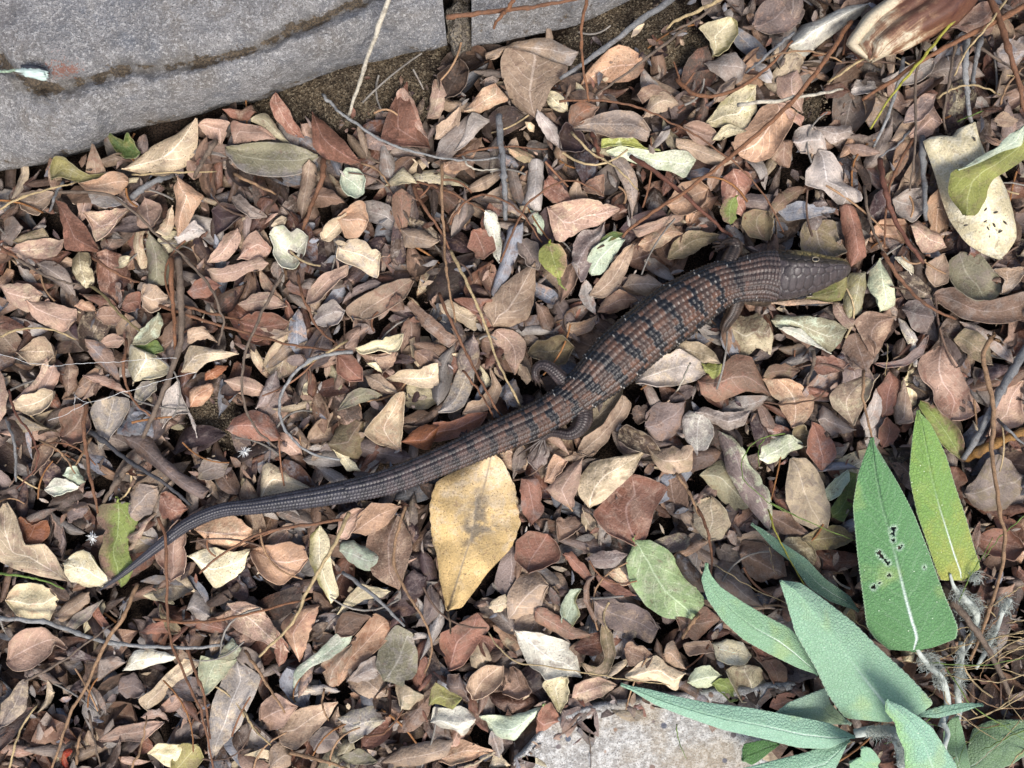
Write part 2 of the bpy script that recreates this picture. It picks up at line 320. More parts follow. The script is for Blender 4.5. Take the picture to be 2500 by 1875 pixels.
kerb = empty('stone_kerb', (*pw((700, 150), 0), 0)); tag(kerb, 'weathered grey stone kerb with a dirt filled ledge, bordering the leaf litter', 'kerb')
kinv = np.array(kerb.location)
st1 = build_stone(kerb, BOT, CRK, 260, 1.3, .030); st2 = build_stone(kerb, BOT2, CRK2, 110, 9.1, .028)
for s_ in (st1, st2): s_.location = -kerb.location
def lump_mesh(cpx, z, rx, ry, rz, seed, amp=.25, nu=18, nv=10, sc=90, rot=0):
    V = []; c = pw(cpx, z)
    for i in range(nv + 1):
        ph = math.pi * i / nv
        for j in range(nu):
            th = 2 * math.pi * j / nu; d = Vector((math.sin(ph) * math.cos(th), math.sin(ph) * math.sin(th), math.cos(ph)))
            k = 1 + amp * mnoise.fractal(Vector((d.x * 1.7 + seed, d.y * 1.7, d.z * 1.7 + seed * 2)), 1, 2, 4)
            x, y = d.x * rx * k, d.y * ry * k
            V.append((c[0] + x * math.cos(rot) - y * math.sin(rot), c[1] + x * math.sin(rot) + y * math.cos(rot), z + d.z * rz * k))
    return np.array(V), gridF(nv + 1, nu, wrap=True)
for k_, (c_, rx, ry, rz) in enumerate([((1121, 66), 34, 62, .007), ((1128, -60), 32, 80, .010)]):
    V, F = lump_mesh(c_, .007, rx * S, ry * S, rz, 3 + k_, .3, 40, 24); o = mesh_obj('mortar', V, F, MAT['mortar'], kerb); o.location = -kerb.location
# pale bud lying on the kerb top
bud = empty('pale_bud', (*pw((60, 178), .034), .034)); tag(bud, 'pale mint bud on a thin green stalk lying on the kerb stone', 'bud')
V, F = lump_mesh((84, 178), .0335, 34 * S, 12 * S, .0016, 5, .6, 28, 16, rot=-.12); o = mesh_obj('bud', V, F, MAT['mint'], bud); o.location = -bud.location
V, F = lump_mesh((82, 166), .0335, 30 * S, 7 * S, .0016, 8, .2, rot=-.12); o = mesh_obj('dark_sepal', V, F, MAT['dark'], bud); o.location = -bud.location
# ---------------------------------------------------------------- concrete paving slab
def build_slab():
    poly = [(1255, 1850), (1420, 1728), (1960, 1660), (2060, 1990), (960, 2010)]
    n, m = 90, 60; L = cr([poly[0], poly[1], poly[2]], n); Bt = cr([(1240, 2250), (1500, 2250), (2080, 2240)], n); V = []
    for j in range(m + 2):
        t = max(0, (j - 1)) / m
        for i in range(n):
            p = L[i] + (Bt[i] - L[i]) * t; z = .0085 if j > 0 else -.010
            z += .0006 * fbm(p[0] * S, p[1] * S, 4, 120, 4) - (.0015 if j == 1 else 0)
            q = pw((p[0], p[1] + 4 * fbm(p[0] * S, 0, 2, 90, 3) * (1 - t)), max(0, z)); V.append((q[0], q[1], z))
    o = mesh_obj('paving_slab', V, gridF(m + 2, n)[:, ::-1].copy(), MAT['slab']); tag(o, kind='structure')
build_slab()
# ---------------------------------------------------------------- tubes (twigs, legs, stalks)
def tube(P, R, n_side=7, wob=0.0, seed=0, cap=True):
    """P: k x 3 world points, R: k radii -> verts, quads, uv"""
    P = np.asarray(P, float); R = np.asarray(R, float); k = len(P)
    T = np.gradient(P, axis=0); T /= np.linalg.norm(T, axis=1)[:, None] + 1e-12
    up = np.array([0, 0, 1.0]); A = np.cross(T, up); nn = np.linalg.norm(A, axis=1); A[nn < 1e-3] = (1, 0, 0); A /= np.linalg.norm(A, axis=1)[:, None]
    B = np.cross(A, T); th = np.linspace(0, 2 * math.pi, n_side, endpoint=False)
    rr = R[:, None] * (1 + wob * np.random.default_rng(seed).uniform(-1, 1, (k, n_side)))
    V = P[:, None] + rr[..., None] * (np.cos(th)[None, :, None] * A[:, None] + np.sin(th)[None, :, None] * B[:, None])
    F = gridF(k, n_side, wrap=True)
    uv = np.stack(np.broadcast_arrays(np.arange(n_side)[None] / n_side, np.linspace(0, 1, k)[:, None]), -1).reshape(-1, 2)
    V = V.reshape(-1, 3)
    if cap:
        V = np.vstack([V, P[0], P[-1]]); c0, c1 = len(V) - 2, len(V) - 1; j = np.arange(n_side); jn = (j + 1) % n_side
        F = np.vstack([F, np.stack([jn, j, np.full(n_side, c0), np.full(n_side, c0)], -1), np.stack([j + (k - 1) * n_side, jn + (k - 1) * n_side, np.full(n_side, c1), np.full(n_side, c1)], -1)])
        uv = np.vstack([uv, [0, 0], [0, 1]])
    return V, F, uv
def fix_tris(F):
    return [tuple(f[:3]) if f[2] == f[3] else tuple(f) for f in F.tolist()]
# ---------------------------------------------------------------- lizard
ST = [(243, 1441, 1.5), (268, 1424, 4), (293, 1407, 6), (345, 1366, 9), (409, 1316, 13), (463, 1277, 15), (540, 1246, 16.5), (620, 1236, 19), (694, 1225, 22), (800, 1208, 25), (947, 1176, 31), (1094, 1119, 34), (1211, 1067, 39), (1300, 1029, 42), (1365, 994, 44),
      (1429, 947, 51), (1454, 925, 57), (1494, 887, 65), (1535, 850, 67), (1589, 805, 67), (1643, 764, 69), (1697, 729, 63), (1752, 698, 56), (1794, 686, 52), (1830, 680, 54), (1873, 674, 60), (1915, 671, 62), (1953, 668, 58), (1994, 665, 48), (2030, 660, 35), (2055, 657, 27), (2070, 656, 16), (2077, 655, 3)]
def build_lizard():
    st = np.array(ST, float)[::-1]                     # snout -> tail tip
    C = cr(st, 1600)                                    # even by length
    d = np.r_[0, np.cumsum(np.linalg.norm(np.diff(C[:, :2], axis=0), axis=1))]; Ltot = d[-1]
    at = lambda s: np.array([np.interp(s, d, C[:, k]) for k in range(3)])
    s_head = 185.0; s_body = 770.0
    # whorl boundaries
    ws = [s_head]
    while ws[-1] < Ltot - 4:
        hw = at(ws[-1])[2]; ws.append(ws[-1] + max(3.6, min(12.5, 5 + hw * .135) if ws[-1] > s_body else min(12.8, 8 + (ws[-1] - s_head) * .03)))
    U = list(np.linspace(0, 1, 14) ** 1.5 * 24) + list(np.linspace(24, s_head, 84)[1:])
    us = [(s, -1, 0.0) for s in U]
    for k in range(len(ws) - 1):
        for q in range(6): us.append((ws[k] + (ws[k + 1] - ws[k]) * (q + .01) / 6, k, q / 5))
    us.append((Ltot, len(ws), 1.0))
    m = 144; th = np.linspace(-math.pi, math.pi, m, endpoint=False)       # 0 = dorsal, + = animal's left
    pl = np.random.default_rng(3)
    # head plates: seeds in (s, theta) mirrored left/right; larger in the middle
    seeds = []
    for s in np.arange(8, 210, 21):
        wv = .42 if s > 60 else .5
        for j in range(-4, 5):
            seeds.append((s + (10 if j % 2 else 0) + pl.uniform(-3.5, 3.5), j * wv + pl.uniform(-.06, .06)))
    seeds = np.array(seeds)
    n = len(us); V = np.zeros((n, m, 3)); CC = np.zeros((n, m, 3))
    navy, brown, red, dk, edge, white = (np.array(lin(h)) for h in ('#0d1218', '#57443a', '#624637', '#2c241e', '#948b84', '#d8d4ca'))
    purple, olive, yell, tailc = (np.array(lin(h)) for h in ('#4c4342', '#3b3226', '#8f8050', '#3b3a42'))
    rr = np.random.default_rng(11); scale_rand = rr.uniform(-1, 1, (400, 30)); prev = None
    for i, (s, k, p) in enumerate(us):
        c = at(s); c2 = at(min(s + 3, Ltot)); c1 = at(max(s - 3, 0)); hw = c[2] * S
        t = (c1 - c2)[:2] * np.array([1, -1]); t /= np.linalg.norm(t) + 1e-9     # toward snout, world
        left = np.array([-t[1], t[0], 0])
        headf = float(np.clip((230 - s) / 90, 0, 1)); headf = headf * headf * (3 - 2 * headf)
        tailf = float(np.clip((s - s_body) / 300, 0, 1))
        roll = math.radians(10 + 30 * headf + 3 * tailf)
        hh = hw * (.74 + .10 * tailf - .08 * headf)
        zg = .0115 - .003 * np.clip((s - 1500) / 400, 0, 1) + .0035 * headf
        zc = zg + hh + (.0010 if s < s_body else 0)
        cx, cy = pw(c[:2], zc)
        sgn = np.sign(np.sin(th)); e = 1 - .30 * headf
        lat = sgn * np.abs(np.sin(th)) ** e; ver = np.sign(np.cos(th)) * np.abs(np.cos(th)) ** (1 - .22 * headf)
        ver = np.where(ver < 0, ver * .86, ver); disp = np.zeros(m)
        if k < 0 or k >= len(ws) - 1:
            ths = th
            ds = np.hypot((s - seeds[:, 0])[:, None] / 13.0, (ths[None] - seeds[:, 1][:, None]) / .27); o_ = np.sort(ds, 0); idx = np.argmin(ds, 0)
            gap = np.clip((o_[1] - o_[0]) / .35, 0, 1)
            disp = .00055 * (gap ** .45 - 1) * min(1, s / 15)
            col = purple[None] * (.85 + .3 * rr.random(1)) * (1 + .18 * np.sin(idx * 12.9)[:, None])
            side = np.clip((np.abs(th) - .80) / .10, 0, 1)[:, None]
            sc_ = olive[None] * (.75 + .5 * np.clip((150 - s) / 150, 0, 1)) * np.ones((m, 1)); lab = (np.clip((np.abs(th) - 1.36) / .08, 0, 1) * np.clip((160 - s) / 40, 0, 1))[:, None]
            bars = (np.abs(((s / 13) % 1) - .5) > .42)
            sc_ = sc_ * (1 - lab) + (yell * (.35 if bars else 1))[None] * lab
            streak = (np.exp(-((np.abs(th) - 1.12) / .12) ** 2) * np.clip((s - 60) / 30, 0, 1) * .8)[:, None]; sc_ = sc_ * (1 - streak) + dk[None] * streak
            col = col * (1 - side) + sc_ * side
            col = col * (.28 + .72 * np.clip(gap * 2.2, 0, 1)[:, None])
            disp -= .0004 * np.exp(-((np.abs(th) - 1.95) / .05) ** 2)       # mouth line
            if k >= 0: col = np.repeat(tailc[None] * .7, m, 0)
        else:
            hwp = c[2]; NR = 24 if s < s_body + 30 else (16 if hwp > 27 else (12 if hwp > 14 else 8))
            q = (th + math.pi) / (2 * math.pi) * NR; r = np.floor(q).astype(int); fq = np.abs((q - r) * 2 - 1)
            amp = min(1, hwp / 40) ** .8
            pp = p + .5 * (r % 2); kk = k + (pp >= 1); p_ = pp % 1.0                 # neighbouring rows are staggered by half a scale
            pe_ = p_ - .16 * (1 - fq)                                             # rounded rear edges
            disp = amp * (.00050 * (p_ ** 1.3) - .00022 + .00034 * (1 - fq) ** 1.2 - .00022 * np.clip((fq - .78) / .22, 0, 1))
            rc = r - NR / 2 + .5; ang = np.abs(rc) / NR * 2 * math.pi; sr = scale_rand[kk % 400, r % 30]; sr2 = scale_rand[(kk + 57) % 400, (r + 7) % 30]
            base = np.where((ang > 1.05)[:, None], dk[None], np.where((sr2 > .1)[:, None], red[None], brown[None]))
            base = base * (1 + .25 * sr[:, None])
            f_n = float(np.clip((330 - s) / 150, 0, 1)) * .75; base = base * (1 - f_n) + purple[None] * f_n * (1 + .15 * sr[:, None])
            f_t = float(np.clip((s - 900) / 500, 0, 1)); base = base * (1 - f_t) + tailc[None] * f_t * (1 + .15 * sr[:, None])
            rr_ = np.round(rc * (24 / NR)).astype(int); step = np.floor(np.abs(rr_) / 2.6).astype(int)
            per = 5; ph = (kk - step) % per; bi = (kk - step) // per
            wide = 2 - (np.sin(bi * 2.7 + rr_ * 1.9) > .55)
            isb = (ph < wide) & (s > 235)
            bs_ = (1.0 if s < s_body + 80 else max(0, 1 - (s - s_body - 80) / 1000)) * np.clip((s - 235) / 60, 0, 1)
            bf = (isb * bs_ * .95)[:, None]; base = base * (1 - bf) + navy[None] * bf
            el_ = np.clip((pe_ - .70) / .14, 0, 1) * (.42 - .27 * f_t) * (.6 + .4 * sr2); el_ = np.clip(el_, 0, .6)
            base = base * (1 - el_[:, None]) + edge[None] * el_[:, None]
            keel = (np.clip((fq - .80) / .2, 0, 1) * .5)[:, None]; base = base * (1 - keel) + (dk * .4)[None] * keel
            wt = (ph == wide - 1) & (ang > .72) & (ang < 1.9) & (s > 235) & (s < s_body + 60) & (p_ > .78) & (fq < .6) & (sr > -.5); base[wt] = white * .85
            col = base
        R_l = (hw + disp) * lat; R_v = (hh + disp) * ver
        ca, sa = math.cos(roll), math.sin(roll)       # roll the back toward the animal's right: the left flank turns up
        l2 = R_l * ca - R_v * sa; v2 = R_l * sa + R_v * ca
        V[i, :, 0] = cx + left[0] * l2; V[i, :, 1] = cy + left[1] * l2; V[i, :, 2] = zc + v2; CC[i] = col
    F = gridF(n, m, wrap=True)[:, ::-1]
    VS = [V.reshape(-1, 3)]; FS = [F]; CS = [CC.reshape(-1, 3)]; off = n * m
    # end caps
    VS.append(np.array([V[0].mean(0), V[-1].mean(0)])); CS.append(np.array([purple, tailc])); j = np.arange(m); jn = (j + 1) % m
    FS.append(np.stack([j, jn, np.full(m, off), np.full(m, off)], -1)); FS.append(np.stack([jn + (n - 1) * m, j + (n - 1) * m, np.full(m, off + 1), np.full(m, off + 1)], -1)); off += 2
    # legs and toes, skinned with small keeled scales
    def limb(pts, ns=40, nn=30, colr='#463a32', scl=True):
        nonlocal off
        P = cr(pts, nn * 1)
        W = np.array([(*pw(q[:2], q[3]), q[3]) for q in P]); R = P[:, 2] * S
        if scl:                                         # refine and add scale relief
            k2 = np.linspace(0, nn - 1, nn * 4); W = np.stack([np.interp(k2, np.arange(nn), W[:, a]) for a in range(3)], -1); R = np.interp(k2, np.arange(nn), R)
        v, f, _ = tube(W, R, ns, 0, 0)
        cl = np.array(lin(colr)); cv = np.tile(cl, (len(v), 1)) * rr.uniform(.85, 1.15, (len(v), 1))
        if scl:
            kk = len(W); g = np.arange(kk)[:, None]; h = np.arange(ns)[None]; per = 5
            a = (g / 4.0) + (h // 5 % 2) * .5; p = a % 1; fq = np.abs((h % 5) / 2.0 - 1)
            dsp = .00030 * p - .0002 * (fq > .9); cen = W[:, None]; vv = v[:kk * ns].reshape(kk, ns, 3)
            nrm = vv - cen; nrm /= np.linalg.norm(nrm, axis=2, keepdims=True) + 1e-9; vv += nrm * dsp[..., None] * np.clip(R / (14 * S), .2, 1)[:, None, None]; v[:kk * ns] = vv.reshape(-1, 3)
            tone = np.where(p > .8, 1.25, np.where(fq > .9, .7, 1.0)) * (1 + .35 * scale_rand[(a.astype(int)) % 400, np.broadcast_to(h // 5, a.shape) % 30]); cv[:kk * ns] *= tone.reshape(-1, 1)
        VS.append(v); FS.append(f + off); CS.append(cv); off += len(v)
    mm = .001
    # front left: shoulder, elbow up, hand tucked behind
    limb([(1762, 690, 18, 19 * mm), (1772, 664, 20, 19 * mm), (1784, 634, 20, 18.5 * mm), (1795, 609, 17, 17 * mm), (1792, 594, 14, 17 * mm), (1774, 592, 9, 15 * mm), (1762, 598, 7, 13.5 * mm)])
    for (x, y), (x2, y2) in (((1770, 590), (1752, 586)), ((1768, 594), (1744, 593)), ((1766, 599), (1742, 603)), ((1766, 602), (1746, 613))):
        limb([(1780, 594, 4.5, 15 * mm), (x, y, 3.8, 14.5 * mm), (x2, y2, 2.6, 12 * mm), (x2 - 5, y2 + 2, 1, 10.5 * mm)], 10, 8, '#4d3f36', False)
    # front right: upper arm going under the leaves
    limb([(1800, 700, 20, 17 * mm), (1796, 738, 20, 16 * mm), (1787, 766, 17, 15 * mm), (1772, 790, 13, 13 * mm), (1766, 806, 9, 11 * mm)], colr='#4d3e33')
    # hind left: thigh out, knee, foot curled down
    limb([(1418, 968, 22, 16 * mm), (1386, 940, 20, 17 * mm), (1360, 913, 16, 18 * mm), (1340, 896, 13.5, 18 * mm), (1322, 891, 11.5, 17.5 * mm), (1309, 901, 10, 16 * mm), (1308, 918, 9.5, 14.5 * mm), (1316, 930, 7, 12.5 * mm)], colr='#4d4240')
    for x, y in ((1300, 926), (1308, 936), (1318, 942), (1328, 940)): limb([(1310, 916, 4.5, 14 * mm), ((1310 + x) / 2, (916 + y) / 2, 3.8, 13.5 * mm), (x, y, 2.6, 11.5 * mm), (x + 1, y + 6, 1, 10.5 * mm)], 10, 8, '#52463f', False)
    # hind right: thigh, knee, shin laid back, long toes
    limb([(1420, 985, 24, 15 * mm), (1423, 1022, 24, 16 * mm), (1410, 1048, 19, 16.5 * mm), (1388, 1060, 14, 16.5 * mm), (1362, 1056, 11.5, 15.5 * mm), (1342, 1056, 10.5, 14.5 * mm), (1326, 1066, 9, 13.5 * mm), (1314, 1074, 6.5, 13 * mm)], colr='#443936')
    for pts in (((1305, 1084), (1284, 1098), (1268, 1108)), ((1310, 1088), (1296, 1106), (1282, 1118)), ((1302, 1076), (1280, 1084), (1262, 1094)), ((1318, 1090), (1312, 1108), (1304, 1122)), ((1330, 1084), (1334, 1098), (1332, 1108))):
        limb([(1328, 1066, 5.5, 13.5 * mm)] + [(x, y, r, z * mm) for (x, y), r, z in zip(pts, (3.6, 2.8, 1.9), (13.5, 13, 11.5))] + [(pts[-1][0] - 5, pts[-1][1] + 5, .8, 10.5 * mm)], 10, 10, '#4a3d36', False)
    Vall = np.vstack(VS); Fall = fix_tris(np.vstack(FS)); Call = np.vstack(CS) * .74
    root = empty('lizard', (*pw((1400, 980), .011), .011)); tag(root, 'dark brown alligator lizard with navy crossbands stretched across the dead leaves', 'lizard')
    o = mesh_obj('body', Vall, Fall, MAT['skin'], root, dict(Col=Call)); o.location = -root.location
    # eyes, on the head's sides
    for sd, th0 in ((1, 1.08), (-1, -1.08)):
        i = int(np.argmin([abs(u[0] - 99) for u in us])); jx = int(np.argmin(np.abs(th - th0))); c = V[i, jx]; nrm = c - V[i].mean(0); nrm /= np.linalg.norm(nrm)
        def ball(r, sq=1.0):
            P = []
            for a in range(9):
                for b in range(14):
                    ph, t_ = math.pi * a / 8, 2 * math.pi * b / 14; P.append((r * math.sin(ph) * math.cos(t_), r * math.sin(ph) * math.sin(t_) * sq, r * math.cos(ph)))
            return np.array(P), gridF(9, 14, wrap=True)
        v, f = ball(8.0 * S, .9); e_ = mesh_obj('eye', v + c - nrm * 2.5 * S, f, MAT['eye'], root); e_.location = -root.location
        q = Vector(nrm).to_track_quat('Z', 'Y'); ring = [q @ Vector((math.cos(a) * 7.6 * S, math.sin(a) * 6.4 * S, 3.4 * S)) for a in np.linspace(0, 2 * math.pi, 25)]
        v, f, _ = tube(np.array(ring) + c, np.full(25, 1.2 * S), 6, cap=False); l_ = mesh_obj('eyelid', v, f, MAT['lid'], e_)
build_lizard()
# ---------------------------------------------------------------- leaves
PAL = {k: (lin(h), n) for k, h, n in [
    ('pk', '#b0927f', 'pinkish brown'), ('tn', '#b09880', 'tan'), ('lt', '#cbb798', 'light tan'), ('pe', '#c19c7e', 'peach'), ('rd', '#8f6553', 'reddish brown'),
    ('dr', '#6b4b3c', 'dark red brown'), ('br', '#846a58', 'brown'), ('db', '#53443a', 'dark brown'), ('gb', '#8f8176', 'grey brown'), ('gy', '#a59c93', 'grey'),
    ('mv', '#83736c', 'mauve brown'), ('lm', '#b7aba0', 'pale mauve'), ('cr', '#d3c6a2', 'cream'), ('wh', '#dcd7c4', 'off white'), ('mt', '#bdc8ae', 'pale mint'),
    ('pg', '#c5caa8', 'pale green'), ('ol', '#8e8656', 'olive'), ('og', '#908a70', 'olive grey'), ('gr', '#7c8848', 'green'), ('dg', '#56683a', 'dark green'),
    ('yg', '#979a52', 'yellow green'), ('ye', '#cdae76', 'golden yellow'), ('ru', '#8f5b3c', 'rust coloured'), ('pu', '#4a3a3a', 'dark purple brown'), ('bg', '#8a8c92', 'blue grey'),
    ('fg', '#a6bd86', 'fresh pale green'), ('re', '#8c2f1c', 'brick red'), ('ob', '#84765a', 'olive brown'), ('cp', '#e3d5ad', 'pale cream')]}
